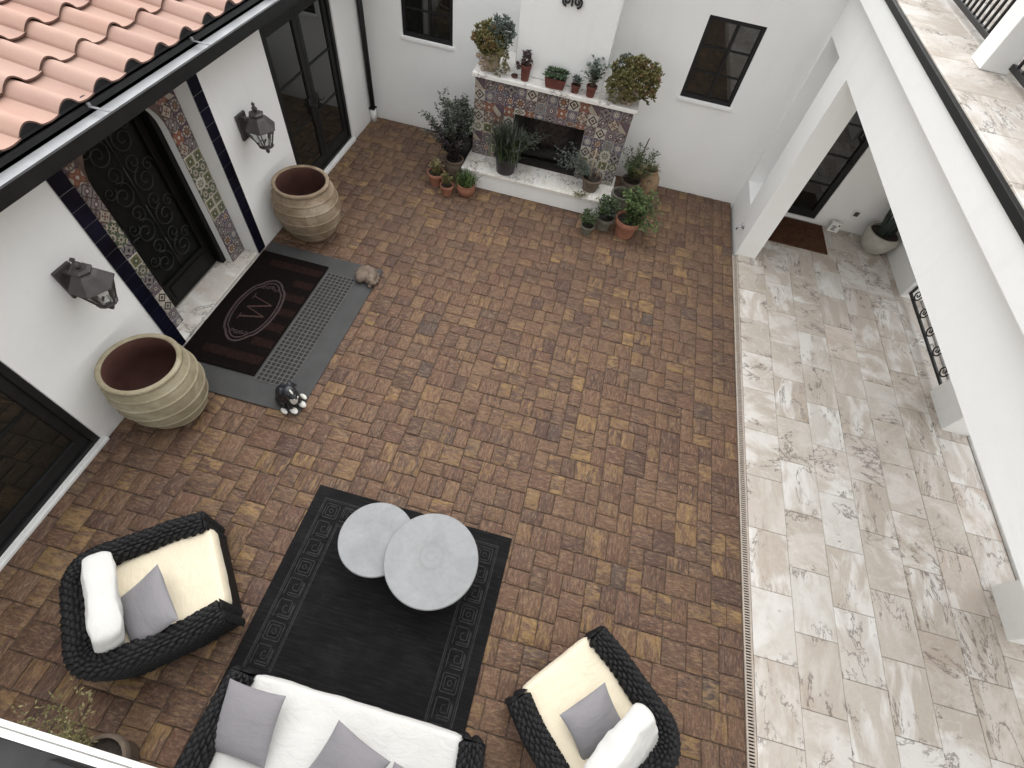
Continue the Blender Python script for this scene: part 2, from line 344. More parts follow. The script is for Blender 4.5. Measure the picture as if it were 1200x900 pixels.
# ================================================================== mesh helpers
class MB:
    def __init__(s): s.v = []; s.f = []; s.a = []
    def add(s, vs, fs, rnd=0.):
        n = len(s.v); s.v += [tuple(v) for v in vs]; s.f += [tuple(i+n for i in f) for f in fs]; s.a += [rnd]*len(fs); return s
    def box(s, x0, x1, y0, y1, z0, z1, M=None, rnd=0.):
        vs = [Vector(p) for p in ((x0, y0, z0), (x1, y0, z0), (x1, y1, z0), (x0, y1, z0), (x0, y0, z1), (x1, y0, z1), (x1, y1, z1), (x0, y1, z1))]
        if M is not None: vs = [M @ v for v in vs]
        return s.add(vs, [(3, 2, 1, 0), (4, 5, 6, 7), (0, 1, 5, 4), (1, 2, 6, 5), (2, 3, 7, 6), (3, 0, 4, 7)], rnd)
    def tube(s, pts, r, n=6, rnd=0., cap=True):
        pts = [Vector(p) for p in pts]; rs = r if isinstance(r, (list, tuple)) else [r]*len(pts)
        vs = []; up = None
        for i, p in enumerate(pts):
            t = (pts[min(i+1, len(pts)-1)]-pts[max(i-1, 0)])
            if t.length < 1e-9: t = Vector((0, 0, 1))
            t.normalize()
            if up is None:
                up = Vector((0, 0, 1)) if abs(t.z) < .9 else Vector((1, 0, 0))
            a = t.cross(up)
            if a.length < 1e-5: a = t.cross(Vector((0.3, 1, .2)))
            a.normalize(); b = a.cross(t).normalized(); up = b
            for k in range(n):
                q = 2*math.pi*k/n; vs.append(p+(a*math.cos(q)+b*math.sin(q))*rs[i])
        fs = [(i*n+k, i*n+(k+1) % n, (i+1)*n+(k+1) % n, (i+1)*n+k) for i in range(len(pts)-1) for k in range(n)]
        if cap: fs += [tuple(range(n))[::-1], tuple((len(pts)-1)*n+k for k in range(n))]
        return s.add(vs, fs, rnd)
    def lathe(s, prof, n=28, c=(0, 0, 0), close=False, rnd=0., fn=None, cap0=True):
        vs = []
        for (r, z) in prof:
            for k in range(n):
                q = 2*math.pi*k/n; v = Vector((c[0]+r*math.cos(q), c[1]+r*math.sin(q), c[2]+z))
                vs.append(fn(v, q) if fn else v)
        m = len(prof)
        fs = [(i*n+k, i*n+(k+1) % n, (i+1)*n+(k+1) % n, (i+1)*n+k) for i in range(m-1) for k in range(n)]
        if cap0 and prof[0][0] > 1e-6: fs.append(tuple(range(n))[::-1])
        if close: fs.append(tuple((m-1)*n+k for k in range(n)))
        return s.add(vs, fs, rnd)
    def ngon_prism(s, poly, z0, z1, M=None):
        n = len(poly); vs = [Vector((p[0], p[1], z0)) for p in poly]+[Vector((p[0], p[1], z1)) for p in poly]
        if M is not None: vs = [M @ v for v in vs]
        return s.add(vs, [tuple(range(n))[::-1], tuple(range(n, 2*n))]+[(i, (i+1) % n, n+(i+1) % n, n+i) for i in range(n)])
    def mesh(s, name, smooth=False, attr=False):
        me = bpy.data.meshes.new(name); me.from_pydata(s.v, [], s.f)
        if attr:
            at = me.attributes.new('rnd', 'FLOAT', 'FACE'); at.data.foreach_set('value', s.a)
        if smooth: me.polygons.foreach_set('use_smooth', [True]*len(me.polygons))
        me.update(); return me
    def build(s, name, mat, parent=None, smooth=False, bevel=0, attr=False, sub=0, world=False, auto=None, kind=None):
        if world and parent is not None:
            o = parent; off = Vector((0, 0, 0))
            while o is not None: off += o.location; o = o.parent
            s.v = [tuple(Vector(v)-off) for v in s.v]
        me = s.mesh(name, smooth, attr); me.materials.append(mat)
        o = bpy.data.objects.new(name, me); COL.objects.link(o)
        if parent is not None: o.parent = parent
        if sub:
            q = o.modifiers.new('subdivision', 'SUBSURF'); q.levels = sub; q.render_levels = sub
        if bevel:
            q = o.modifiers.new('bevel', 'BEVEL'); q.width = bevel; q.segments = 2; q.limit_method = 'ANGLE'; q.angle_limit = R(40)
        if auto: me.shade_auto_smooth = None if False else None
        if kind: o['kind'] = kind
        return o

def tag(o, label, cat, group=None):
    o['label'] = label; o['category'] = cat
    if group: o['group'] = group
    return o
def thing(name, label, cat, loc=(0, 0, 0), rz=0, group=None):
    o = bpy.data.objects.new(name, None); COL.objects.link(o); o.empty_display_size = .1
    o.location = loc; o.rotation_euler = (0, 0, rz); return tag(o, label, cat, group)
def part(name, parent, loc=(0, 0, 0)):                                 # an Empty part that groups sub-parts
    o = bpy.data.objects.new(name, None); COL.objects.link(o); o.parent = parent; o.location = loc; o.empty_display_size = .05; return o
def inst(name, me, parent, loc, rot=(0, 0, 0), scale=(1, 1, 1)):
    o = bpy.data.objects.new(name, me); COL.objects.link(o); o.parent = parent
    o.location = loc; o.rotation_euler = rot; o.scale = scale; return o
def struct(o): o['kind'] = 'structure'; return o
def smooth_by_angle(o, ang=35):
    me = o.data; me.polygons.foreach_set('use_smooth', [True]*len(me.polygons))
    try: me.set_sharp_from_angle(angle=R(ang))
    except Exception: pass
    return o

def wall_mesh(axis, plane, back, u0, u1, z0, z1, holes):
    """a wall slab with rectangular holes; axis 'x': plane is x=const and u is y; axis 'y': plane y=const and u is x"""
    mb = MB(); us = sorted({u0, u1, *[h[0] for h in holes], *[h[1] for h in holes]}); zs = sorted({z0, z1, *[h[2] for h in holes], *[h[3] for h in holes]})
    P = (lambda d, u, z: (d, u, z)) if axis == 'x' else (lambda d, u, z: (u, d, z))
    solid = lambda i, j: 0 <= i < len(us)-1 and 0 <= j < len(zs)-1 and not any(h[0] <= (us[i]+us[i+1])/2 <= h[1] and h[2] <= (zs[j]+zs[j+1])/2 <= h[3] for h in holes)
    for i in range(len(us)-1):
        for j in range(len(zs)-1):
            if not solid(i, j): continue
            a, b, c, d_ = us[i], us[i+1], zs[j], zs[j+1]
            for pl in (plane, back): mb.add([P(pl, a, c), P(pl, b, c), P(pl, b, d_), P(pl, a, d_)], [(0, 1, 2, 3)])
            for (di, dj, e) in ((-1, 0, ((a, c), (a, d_))), (1, 0, ((b, c), (b, d_))), (0, -1, ((a, c), (b, c))), (0, 1, ((a, d_), (b, d_)))):
                if not solid(i+di, j+dj):
                    (p, q), (r_, s_) = e; mb.add([P(plane, p, q), P(plane, r_, s_), P(back, r_, s_), P(back, p, q)], [(0, 1, 2, 3)])
    return mb

# ================================================================== setting
XL, YB, XR = -3.98, 8.0, 2.507       # left wall face, back wall face, arcade face
g = MB().box(-150, 150, -150, 150, -.6, -.12).build('ground', GND); struct(g)

# ---- courtyard of tumbled pavers
yard = struct(MB().box(-4.0, 2.46, -3.0, 8.02, -.11, -.012).build('courtyard', SANDJ))
U = .0748
def rounded(w_, h_, r, rng, n=3):
    pts = []
    for cx, cy, a0 in ((w_/2-r, h_/2-r, 0), (-w_/2+r, h_/2-r, 90), (-w_/2+r, -h_/2+r, 180), (w_/2-r, -h_/2+r, 270)):
        rr = r*rng.uniform(.6, 1.35); jx, jy = rng.uniform(-.003, .003), rng.uniform(-.003, .003)
        sx, sy = (1 if cx > 0 else -1), (1 if cy > 0 else -1)
        for k in range(n):
            a = R(a0+90*k/(n-1)); pts.append((sx*(w_/2-rr)+rr*math.cos(a)+jx, sy*(h_/2-rr)+rr*math.sin(a)+jy))
    return pts
def paver_geo(w_, h_, rng):
    gap = .0055; P1 = rounded(w_-gap, h_-gap, .017, rng); P0 = []
    for i, a in enumerate(P1):                       # a chipped middle point on each straight side
        P0.append(a); b_ = P1[(i+1) % len(P1)]
        if math.hypot(a[0]-b_[0], a[1]-b_[1]) > .05:
            for u in (.3, .68):
                k = 1-rng.choice((0, 0, .01, .02, .035)); P0.append(((a[0]+(b_[0]-a[0])*u)*k, (a[1]+(b_[1]-a[1])*u)*k))
    n = len(P0)
    b = .006; sx, sy = (w_-gap-2*b)/(w_-gap), (h_-gap-2*b)/(h_-gap)
    vs = [(x, y, -.03) for x, y in P0]+[(x, y, -.006) for x, y in P0]+[(x*sx, y*sy, 0) for x, y in P0]
    fs = [(i, (i+1) % n, n+(i+1) % n, n+i) for i in range(n)]+[(n+i, n+(i+1) % n, 2*n+(i+1) % n, 2*n+i) for i in range(n)]+[tuple(range(2*n, 3*n))]
    return vs, fs
def skyline(nx, ny, rng):
    top = [0]*nx; out = []; joints = {}
    while True:
        lo = min(top)
        if lo >= ny: return out
        i = top.index(lo); j = i
        while j < nx and top[j] == lo: j += 1
        gapw = j-i
        opts = [(2, 3, 30), (3, 2, 30), (3, 3, 36), (4, 3, 7), (3, 4, 6)]
        opts = [o for o in opts if o[0] <= gapw and gapw-o[0] != 1]
        # avoid long straight joints: discourage matching the neighbour's top
        wts = []
        for w_, h_, k in opts:
            t = lo+h_; same = (i > 0 and top[i-1] == t)
            al = 1.0
            if i+w_ < j: al = .12 if (i+w_) in joints.get(lo, ()) else 1.0      # do not continue the joint below
            if gapw == w_: al *= .45
            run = 0; q = i-1
            while q >= 0 and top[q] == t: run += 1; q -= 1
            wts.append(k*al*((3.0 if run < 9 else .2) if same else 1))
        w_, h_, _ = rng.choices(opts, wts)[0] if opts else (gapw, 2, 0)
        out.append((i, lo, w_, h_)); joints.setdefault(lo+h_, set()).update((i, i+w_))
        for k in range(i, i+w_): top[k] = lo+h_
rng = random.Random(11)
NX = int(round((2.452-XL)/U)); U = (2.452-XL)/NX
Y0 = -2.2; NY = int((YB-Y0)/U)
pieces = skyline(NX, NY, rng)
Rm = cam_o.rotation_euler.to_matrix().transposed()
def project(P):
    q = Rm @ (Vector(P)-Vector((0, 0, CAM_Z)))
    if q.z >= 0: return None
    return 600+562.54*q.x/-q.z, 450-562.54*q.y/-q.z, -q.z
HIDE = [(-1.78, .17, -3, 1.42), (-3.98, -2.37, 2.1, 4.4)]
def hidden(x, y):
    if any(a < x < b and c < y < d_ for a, b, c, d_ in HIDE): return True
    if math.hypot(x+2.45, y-.1) < .6 or math.hypot(x-1.12, y-.1) < .55: return True
    return math.hypot(x+3.6, y-1.8) < .4 or math.hypot(x+3.6, y-4.9) < .4
cand = []
for k, (i, j, w_, h_) in enumerate(pieces):
    x0, x1, y0, y1 = XL+i*U, XL+(i+w_)*U, Y0+j*U, min(Y0+(j+h_)*U, YB-.002)
    if y1-y0 < .03: continue
    cx, cy = (x0+x1)/2, (y0+y1)/2; pr = project((cx, cy, 0)); area = 0
    if pr and 5 < pr[0] < 1195 and 5 < pr[1] < 895 and not hidden(cx, cy):
        area = (x1-x0)*(y1-y0)*CAM_Z/pr[2]**3
    cand.append((area, cx, cy, x1-x0, y1-y0))
cand.sort(reverse=True)
pm = {}; rest = MB()
for k, (area, cx, cy, w_, h_) in enumerate(cand):
    tz = rng.uniform(-.003, .002); rx, ry, rz = rng.gauss(0, .012), rng.gauss(0, .012), rng.gauss(0, .012)
    if k < 300 and area > 0:
        key = (round(w_/U), round(h_/U), rng.randrange(3)) if abs(w_/U-round(w_/U)) < .01 and abs(h_/U-round(h_/U)) < .01 else ('cut', k, 0)
        if key not in pm:
            mb = MB(); mb.add(*paver_geo(w_, h_, rng)); me = mb.mesh('paver', True); me.materials.append(PAVER)
            try: me.set_sharp_from_angle(angle=R(50))
            except Exception: pass
            pm[key] = me
        inst('paver', pm[key], yard, (cx, cy, tz), (rx, ry, rz))
    else:
        vs, fs = paver_geo(w_, h_, rng); M4 = Matrix.Translation((cx, cy, tz)) @ Euler((rx, ry, rz)).to_matrix().to_4x4()
        rest.add([M4 @ Vector(v) for v in vs], fs, rng.random())
o = rest.build('paver_field', PAVER, yard, smooth=True, attr=True, kind='stuff')
try: o.data.set_sharp_from_angle(angle=R(50))
except Exception: pass

# ---- covered walkway of travertine
walk = struct(MB().box(2.535, 9.0, -3.0, 8.02, -.11, -.012).build('walkway', plain('walkway_grout', (.30, .265, .23), .9, .3, 12, .3, 90)))
tm = {}
TW, TL = .405, .61
def trav_tile(w_, h_):
    b = .005; gp = .0045
    a, c = w_/2-gp/2, h_/2-gp/2
    vs = [(-a, -c, -.03), (a, -c, -.03), (a, c, -.03), (-a, c, -.03), (-a, -c, -b/2), (a, -c, -b/2), (a, c, -b/2), (-a, c, -b/2), (-a+b, -c+b, 0), (a-b, -c+b, 0), (a-b, c-b, 0), (-a+b, c-b, 0)]
    fs = [(i, (i+1) % 4, 4+(i+1) % 4, 4+i) for i in range(4)]+[(4+i, 4+(i+1) % 4, 8+(i+1) % 4, 8+i) for i in range(4)]+[(8, 9, 10, 11)]
    return vs, fs
def trav_floor(parent, x0, x1, y0, y1, z, seed):
    r = random.Random(seed); x = x0; ci = 0
    while x < x1-.02:
        xe = min(x+TW, x1); y = y0-TL*((ci*.5) % 1)-r.uniform(0, .05)
        while y < y1-.01:
            ya, yb = max(y, y0), min(y+TL, y1)
            if yb-ya > .03:
                key = (round(xe-x, 3), round(yb-ya, 3))
                if key not in tm:
                    mb = MB(); mb.add(*trav_tile(xe-x, yb-ya)); me = mb.mesh('travertine_tile'); me.materials.append(TRAV); tm[key] = me
                inst('travertine_tile', tm[key], parent, ((x+xe)/2, (ya+yb)/2, z+r.uniform(-.0008, .0008)), (r.gauss(0, .001), r.gauss(0, .001), 0))
            y += TL
        x = xe; ci += 1
trav_floor(walk, 2.545, 5.40, -1.4, 7.998, 0, 5)

# ---- slot drain between the two floors
dr = thing('slot_drain', 'narrow beige slotted drain strip between brick pavers and travertine walkway', 'drain', (2.5, 0, 0))
MB().box(2.458, 2.472, -3, 6.62, -.05, .001).box(2.522, 2.538, -3, 6.62, -.05, .001).build('frame', DRAINM, dr, world=True)
MB().box(2.472, 2.522, -3, 6.62, -.05, -.02).build('channel', DARKV, dr, world=True)
mb = MB(); y = -1.2
while y < 6.6:
    mb.box(2.471, 2.523, y, y+.012, -.012, -.002); y += .024
mb.build('grate_bars', DRAINM, dr, world=True, kind='stuff')

# ================================================================== house wing on the left
house = thing('house_wing', 'white stucco house wing with tiled eaves and dark doors along left side', 'house', (XL, 2.5, 0))
FD = (5.45, 7.12, .06, 2.16); SD = (-1.4, 1.27, .04, 2.16); RC = (2.58, 4.14, 0.0, 2.46)
wm = wall_mesh('x', XL, XL-.30, -3, YB+.3, -.1, 2.50, [FD, SD, RC])
wm.build('wall', STUCCO, house, world=True)
# base threshold strips under the doors
MB().box(XL+.002, XL+.03, 5.40, 7.16, .0, .056).build('threshold', WHITEM, house, world=True, bevel=.004)
MB().box(XL+.002, XL+.035, -1.4, 1.30, .0, .036).build('threshold', WHITEM, house, world=True, bevel=.004)

def glazed_door(parent, name, y0, y1, z0, z1, x, leaves, rails, handle=None):
    p = part(name, parent, (0, 0, 0)); fw = .065
    f = MB()
    f.box(x-.10, x-.01, y0+.001, y0+fw, z0, z1-.001); f.box(x-.10, x-.01, y1-fw, y1-.001, z0, z1-.001)
    f.box(x-.10, x-.01, y0+fw, y1-fw, z1-fw, z1-.001); f.box(x-.10, x-.01, y0+fw, y1-fw, z0, z0+.04)
    f.build('frame', BLACKM, p, world=True, bevel=.004)
    lw = (y1-y0-2*fw)/leaves
    for i in range(leaves):
        a, b = y0+fw+i*lw+.004, y0+fw+(i+1)*lw-.004; st = .085; zb, zt = z0+.044, z1-fw-.004
        s_ = MB(); s_.box(x-.085, x-.035, a, a+st, zb, zt); s_.box(x-.085, x-.035, b-st, b, zb, zt)
        s_.box(x-.085, x-.035, a+st, b-st, zt-st, zt); s_.box(x-.085, x-.035, a+st, b-st, zb, zb+.14)
        s_.build('leaf_frame', BLACKM, p, world=True, bevel=.004)
        zz = [zb+.14+(zt-st-zb-.14)*k/(rails+1) for k in range(rails+2)]
        for k in range(rails+1):
            MB().box(x-.064, x-.056, a+st+.001, b-st-.001, zz[k]+(.011 if k else .001), zz[k+1]-(.011 if k < rails else .001)).build('pane', GLASS, p, world=True)
            if k: MB().box(x-.075, x-.045, a+st+.001, b-st-.001, zz[k]-.011, zz[k]+.011).build('glazing_bar', BLACKM, p, world=True)
    if handle:
        for (hy, hz) in handle:
            h = MB(); h.box(x-.034, x-.026, hy-.02, hy+.02, hz-.10, hz+.10); h.tube([(x-.027, hy, hz), (x+.02, hy, hz), (x+.02, hy+.09, hz)], .009, 8)
            h.build('handle', BLACKM, p, world=True, smooth=True)
    return p
glazed_door(house, 'french_door', *FD, XL-.01, 2, 2, handle=[(6.40, .98), (6.17, .98)])
glazed_door(house, 'sliding_door', *SD, XL-.01, 2, 2)

# ---- front door: navy tile band, recess, painted tiles, arch and iron door
BANDW = .16
for nm, ya in (('navy_tile_band', RC[0]-BANDW), ('navy_tile_band', RC[1])):
    p = part(nm, house); MB().box(XL+.0015, XL+.006, ya+.001, ya+BANDW-.001, 0.02, 2.42).build('grout', DGROUT, p, world=True)
    z = .02
    while z < 2.40:
        MB().box(XL+.006, XL+.013, ya+.004, ya+BANDW-.004, z+.002, min(z+.150, 2.42)).build('tile', NAVY, p, world=True, bevel=.002); z += .153
XD = XL-.19          # plane of the painted tiles
ar0, ar1 = RC[0]+.26, RC[1]-.27; ac = (ar0+ar1)/2; aw = (ar1-ar0)/2; spring, rise = 1.76, .46
def arch_pts(n=16): return [(ac+aw*math.cos(math.pi*k/n), spring+rise*math.sin(math.pi*k/n)) for k in range(n+1)]
p = part('door_surround', house)
outer = [(RC[1], -.02), (RC[1], 2.46), (RC[0], 2.46), (RC[0], -.02)]
mb = MB(); rv = MB()
A = [(ar1, -.02)]+arch_pts()+[(ar0, -.02)]
# strip between the arch line and the outer rectangle, right/top/left
def outer_pt(y, z):
    return (y, z)
O_ = [(RC[1]-.002, -.02)]
for k in range(17):
    a = math.pi*k/16; cy, cz = math.cos(a), math.sin(a)
    t = min(((RC[1]-.002-ac) if cy > 0 else (ac-RC[0]-.002))/abs(cy) if abs(cy) > 1e-6 else 1e9, (2.458-spring)/cz if cz > 1e-6 else 1e9)
    O_.append((ac+cy*t, spring+cz*t))
O_.append((RC[0]+.002, -.02))
for k in range(len(A)-1):
    mb.add([(XD, *A[k]), (XD, *A[k+1]), (XD, *O_[k+1]), (XD, *O_[k])], [(0, 1, 2, 3)])
    rv.add([(XD, *A[k]), (XD, *A[k+1]), (XD-.085, *A[k+1]), (XD-.085, *A[k])], [(0, 1, 2, 3)])
rv.build('arch_reveal', STUCCO, p, world=True); mb.build('arch_wall', plain('brown_glaze_filler', (.10, .065, .055), .4, .5, 14), p, world=True)
# recess side, head and rear closing
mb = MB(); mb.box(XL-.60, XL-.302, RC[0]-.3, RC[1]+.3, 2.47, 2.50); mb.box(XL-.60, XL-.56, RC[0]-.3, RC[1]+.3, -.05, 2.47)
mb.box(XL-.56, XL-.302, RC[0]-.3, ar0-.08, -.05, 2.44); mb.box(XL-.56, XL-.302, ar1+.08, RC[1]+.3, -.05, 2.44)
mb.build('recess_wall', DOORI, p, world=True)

# painted tiles shared by the fireplace and the door surround
C_CR, C_IV, C_BR, C_RD, C_OR, C_BL, C_TL, C_GN, C_OL, C_BK, C_PL, C_GY = (.42, .37, .30), (.52, .48, .41), (.11, .065, .05), (.20, .055, .045), (.27, .125, .06), (.055, .065, .125), (.06, .15, .17), (.06, .085, .045), (.15, .145, .06), (.022, .018, .022), (.095, .06, .085), (.23, .205, .20)
TAL = [m_talavera('painted_tile_diamond', C_IV, [('d1', 0, .95, C_BK), ('d1', 0, .62, C_IV), ('d1', 0, .34, C_BK), ('d1', 0, .14, C_OR)]),
       m_talavera('painted_tile_flower', C_PL, [('cor', 0, .45, C_GY), ('fl8', 0, .85, C_GY), ('fl8', 0, .6, C_PL), ('r', 0, .33, C_IV), ('r', 0, .16, C_BK)]),
       m_talavera('painted_tile_red', C_CR, [('fl4', 0, .95, C_RD), ('fl4', .35, .58, C_OR), ('r', 0, .25, C_IV), ('cor', 0, .4, C_BR)]),
       m_talavera('painted_tile_blue', C_BL, [('inf', .82, 2, C_GY), ('r', .5, .75, C_GY), ('fl8', 0, .42, C_IV), ('r', 0, .14, C_BL)]),
       m_talavera('painted_tile_cross', C_GY, [('dg', 0, .25, C_BR), ('d1', .95, 1.15, C_BK), ('r', 0, .4, C_PL), ('r', 0, .2, C_IV)]),
       m_talavera('painted_tile_lattice', C_BR, [('min', 0, .14, C_CR), ('d1', .7, .95, C_CR), ('cor', .28, .5, C_GY), ('r', 0, .2, C_RD)]),
       m_talavera('painted_tile_star', C_IV, [('fl8', .45, .95, C_PL), ('cor', 0, .5, C_BL), ('fl4', 0, .35, C_OR)]),
       m_talavera('painted_tile_teal', C_TL, [('inf', .85, 2, C_CR), ('fl4', .3, .8, C_GY), ('r', 0, .22, C_OR)]),
       m_talavera('painted_tile_half', C_CR, [('dg2', .05, 3, C_PL), ('dg2', -.18, .05, C_BK), ('cor', 0, .4, C_RD)]),
       m_talavera('painted_tile_green', C_GN, [('cor', .3, .62, C_CR), ('fl8', 0, .5, C_CR), ('r', 0, .22, C_GN)]),
       m_talavera('painted_tile_olive', C_OL, [('inf', .8, 2, C_IV), ('d1', .3, .7, C_GN), ('r', 0, .18, C_IV)]),
       m_talavera('painted_tile_pale', C_IV, [('fl8', .3, .55, C_GN), ('cor', 0, .35, C_GN), ('r', 0, .12, C_BR)]),
       m_talavera('painted_tile_sun', C_PL, [('r', 0, .85, C_CR), ('fl8', 0, .62, C_BR), ('r', 0, .3, C_OR)]),
       m_talavera('painted_tile_scroll', C_GY, [('cor', .55, .8, C_BK), ('cor', .2, .38, C_BL), ('r', 0, .28, C_BK)])]
tile_me = []
for m in TAL:
    mb = MB(); q = .489; b = .47
    vs = [(-q, .0, -q), (q, .0, -q), (q, .0, q), (-q, .0, q), (-q, -.05, -q), (q, -.05, -q), (q, -.05, q), (-q, -.05, q), (-b, -.07, -b), (b, -.07, -b), (b, -.07, b), (-b, -.07, b)]
    fs = [(i, (i+1) % 4, 4+(i+1) % 4, 4+i) for i in range(4)]+[(4+i, 4+(i+1) % 4, 8+(i+1) % 4, 8+i) for i in range(4)]+[(8, 9, 10, 11)]
    mb.add(vs, fs); me = mb.mesh('painted_tile'); me.materials.append(m); tile_me.append(me)
rt = random.Random(21)
low_set = [0, 1, 3, 4, 6, 12]; mid_set = [9, 10, 11, 9, 10, 13]; top_set = [2, 5, 8, 12, 5, 4]
TS = .131
for (ya, yb) in ((ar1+.004, RC[1]-.003), (RC[0]+.003, ar0-.004)):
    nc = 2; ts = (yb-ya)/nc
    z = .02
    while z < 2.3:
        for c in range(nc):
            yc = ya+(c+.5)*ts
            if z+TS/2 > spring and abs(yc-ac) < aw+ts/2: pass
            s_ = low_set if z < .62 else mid_set if z < 1.35 else top_set
            # local -Y faces +X after turning by 90 degrees
            inst('painted_tile', rt.choice(tile_me and [tile_me[k] for k in s_]), p, (XD+.0005-house.location.x, yc-house.location.y, z+TS/2), (0, 0, R(90)), (ts, TS, TS))
        z += TS
# small tiles over the arch shoulders
sm = .095                                           # smaller tiles follow the arch shoulders
ny = int((ar1-ar0)/sm); sm = (ar1-ar0)/ny
for i in range(ny):
    for j in range(7):
        y_, z_ = ar0+(i+.5)*sm, spring+.06+(j+.5)*sm
        if z_+sm/2 > 2.455: continue
        inn = min(abs(y_-ac), abs(abs(y_-ac)-sm/2))/aw
        if inn >= 1 or z_-sm/2 > spring+rise*math.sqrt(max(0, 1-inn*inn)):
            inst('painted_tile', tile_me[rt.choice(top_set)], p, (XD+.0005-house.location.x, y_-house.location.y, z_), (0, 0, R(90)), (sm, .131, sm))
MB().box(XL-.36, XL-.004, RC[0]+.004, RC[1]-.004, -.02, .045).build('doorstep', TRAV, p, world=True, bevel=.006)

# iron front door
p = part('front_door', house); xd = XL-.40
mb = MB(); mb.box(xd-.03, XD-.088, ar0-.06, ar0+.06, .046, 2.30).box(xd-.03, XD-.088, ar1-.06, ar1+.06, .046, 2.30).box(xd-.03, XD-.088, ar0+.06, ar1-.06, 2.18, 2.30)
mb.build('door_frame', DOORI, p, world=True, bevel=.006)
MB().box(xd-.04, xd-.02, ar0+.06, ar1-.06, .05, 2.18).build('door_glass', DGLASS, p, world=True)
mb = MB(); a, b = ar0+.065, ar1-.065
mb.box(xd-.02, xd+.03, a, a+.09, .05, 2.17).box(xd-.02, xd+.03, b-.09, b, .05, 2.17).box(xd-.02, xd+.03, a+.09, b-.09, .05, .36).box(xd-.02, xd+.03, a+.09, b-.09, 2.07, 2.17)
mb.build('door_leaf', DOORI, p, world=True, bevel=.005)
MB().box(xd+.031, xd+.042, a+.14, b-.14, .12, .30).build('kick_panel', DOORI, p, world=True, bevel=.005)
def spiral(c, r0, turns, a0, sgn, n=22, ax='x', x=0):
    pts = []
    for k in range(n+1):
        t = k/n; r = r0*(1-t*.85); q = a0+sgn*turns*2*math.pi*t
        pts.append((x, c[0]+r*math.cos(q), c[1]+r*math.sin(q)))
    return pts
mb = MB(); xi = xd+.012
for i in range(4):
    zc = .56+i*.42
    for s_ in (-1, 1):
        mb.tube(spiral((ac+s_*.16, zc), .14, 1.6, R(90), s_, x=xi), .008, 5); mb.tube(spiral((ac+s_*.13, zc+.20), .10, 1.4, R(-90), -s_, x=xi), .007, 5)
        mb.tube(spiral((ac+s_*.27, zc+.10), .075, 1.4, R(0), s_, x=xi), .006, 5)
    mb.tube([(xi, ac, zc-.2), (xi, ac, zc+.22)], .009, 5)
mb.build('iron_scrollwork', IRON, p, world=True, smooth=True)
mb = MB(); mb.box(xd+.031, xd+.04, a+.02, a+.07, .92, 1.18); mb.tube([(xd+.04, a+.045, 1.05), (xd+.085, a+.045, 1.05), (xd+.085, a+.14, 1.05)], .01, 8)
mb.build('handle', IRON, p, world=True, smooth=True)

# ---- tiled eaves: deck, S tiles, gutter
PITCH = R(10); EX, EZ = -3.80, 2.545      # eave line of the tile feet (pan level)
roof = part('roof', house)
dk = MB(); L = 3.2
dk.add([(EX-.02, -3, EZ-.075), (EX-.02, YB+.4, EZ-.075), (EX-.02-L*math.cos(PITCH), YB+.4, EZ-.075+L*math.sin(PITCH)), (EX-.02-L*math.cos(PITCH), -3, EZ-.075+L*math.sin(PITCH)),
        (EX-.02, -3, EZ-.03), (EX-.02, YB+.4, EZ-.03), (EX-.02-L*math.cos(PITCH), YB+.4, EZ-.03+L*math.sin(PITCH)), (EX-.02-L*math.cos(PITCH), -3, EZ-.03+L*math.sin(PITCH))],
       [(0, 1, 2, 3), (7, 6, 5, 4), (0, 4, 5, 1), (1, 5, 6, 2), (2, 6, 7, 3), (3, 7, 4, 0)])
dk.build('roof_deck', BLACKM, roof, world=True)
PW, EXPO = .345, .385
def s_profile(u):          # u 0..1 across one tile: barrel then shallow pan
    if u < .56: return .066*math.sin(math.pi*u/.56)**.9
    return -.010*math.sin(math.pi*(u-.56)/.44)
mb = MB(); n = 20; TLN = EXPO+.07; th = .013
def row(xx, lift, sgn):
    return [(xx, (k/n-.5)*PW*1.035, s_profile(k/n)+lift) for k in range(n+1)]
vs = []
for (xx, lf) in ((.0, .022), (-TLN, .0)): vs += row(xx, lf, 1)
for (xx, lf) in ((.0, .022-th), (-TLN, -th)): vs += row(xx, lf, -1)
q = n+1; fs = []
for k in range(n):
    fs += [(k, k+1, q+k+1, q+k), (2*q+k, 3*q+k, 3*q+k+1, 2*q+k+1), (k, 2*q+k, 2*q+k+1, k+1), (q+k, q+k+1, 3*q+k+1, 3*q+k)]
fs += [(0, q, 3*q, 2*q), (n, 2*q+n, 3*q+n, q+n)]
mb.add(vs, fs); s_me = mb.mesh('roof_tile', True); s_me.materials.append(ROOF)
try: s_me.set_sharp_from_angle(angle=R(50))
except Exception: pass
EDGEM = plain('tile_broken_edge', (.12, .07, .055), .9, .35, 30, .4, 80)
s_me.materials.append(EDGEM)
for pl in s_me.polygons:
    if pl.normal.x > .7 and abs(pl.center.x) < .001: pl.material_index = 1
rr = random.Random(3)
ph = 2.79-math.floor((2.79+1)/PW)*PW+PW*.22
for c in range(5):
    y = ph
    while y < 8.6:
        s_ = c*EXPO; px = EX-s_*math.cos(PITCH); pz = EZ+s_*math.sin(PITCH)
        t = project((px, y, pz))
        if t and t[0] > -140 and t[1] > -140:
            inst('roof_tile', s_me, roof, (px-house.location.x+rr.uniform(-.006, .006), y-house.location.y, pz+rr.uniform(-.002, .002)), (rr.gauss(0, .012), PITCH-.028+rr.gauss(0, .006), rr.gauss(0, .012)))
        y += PW
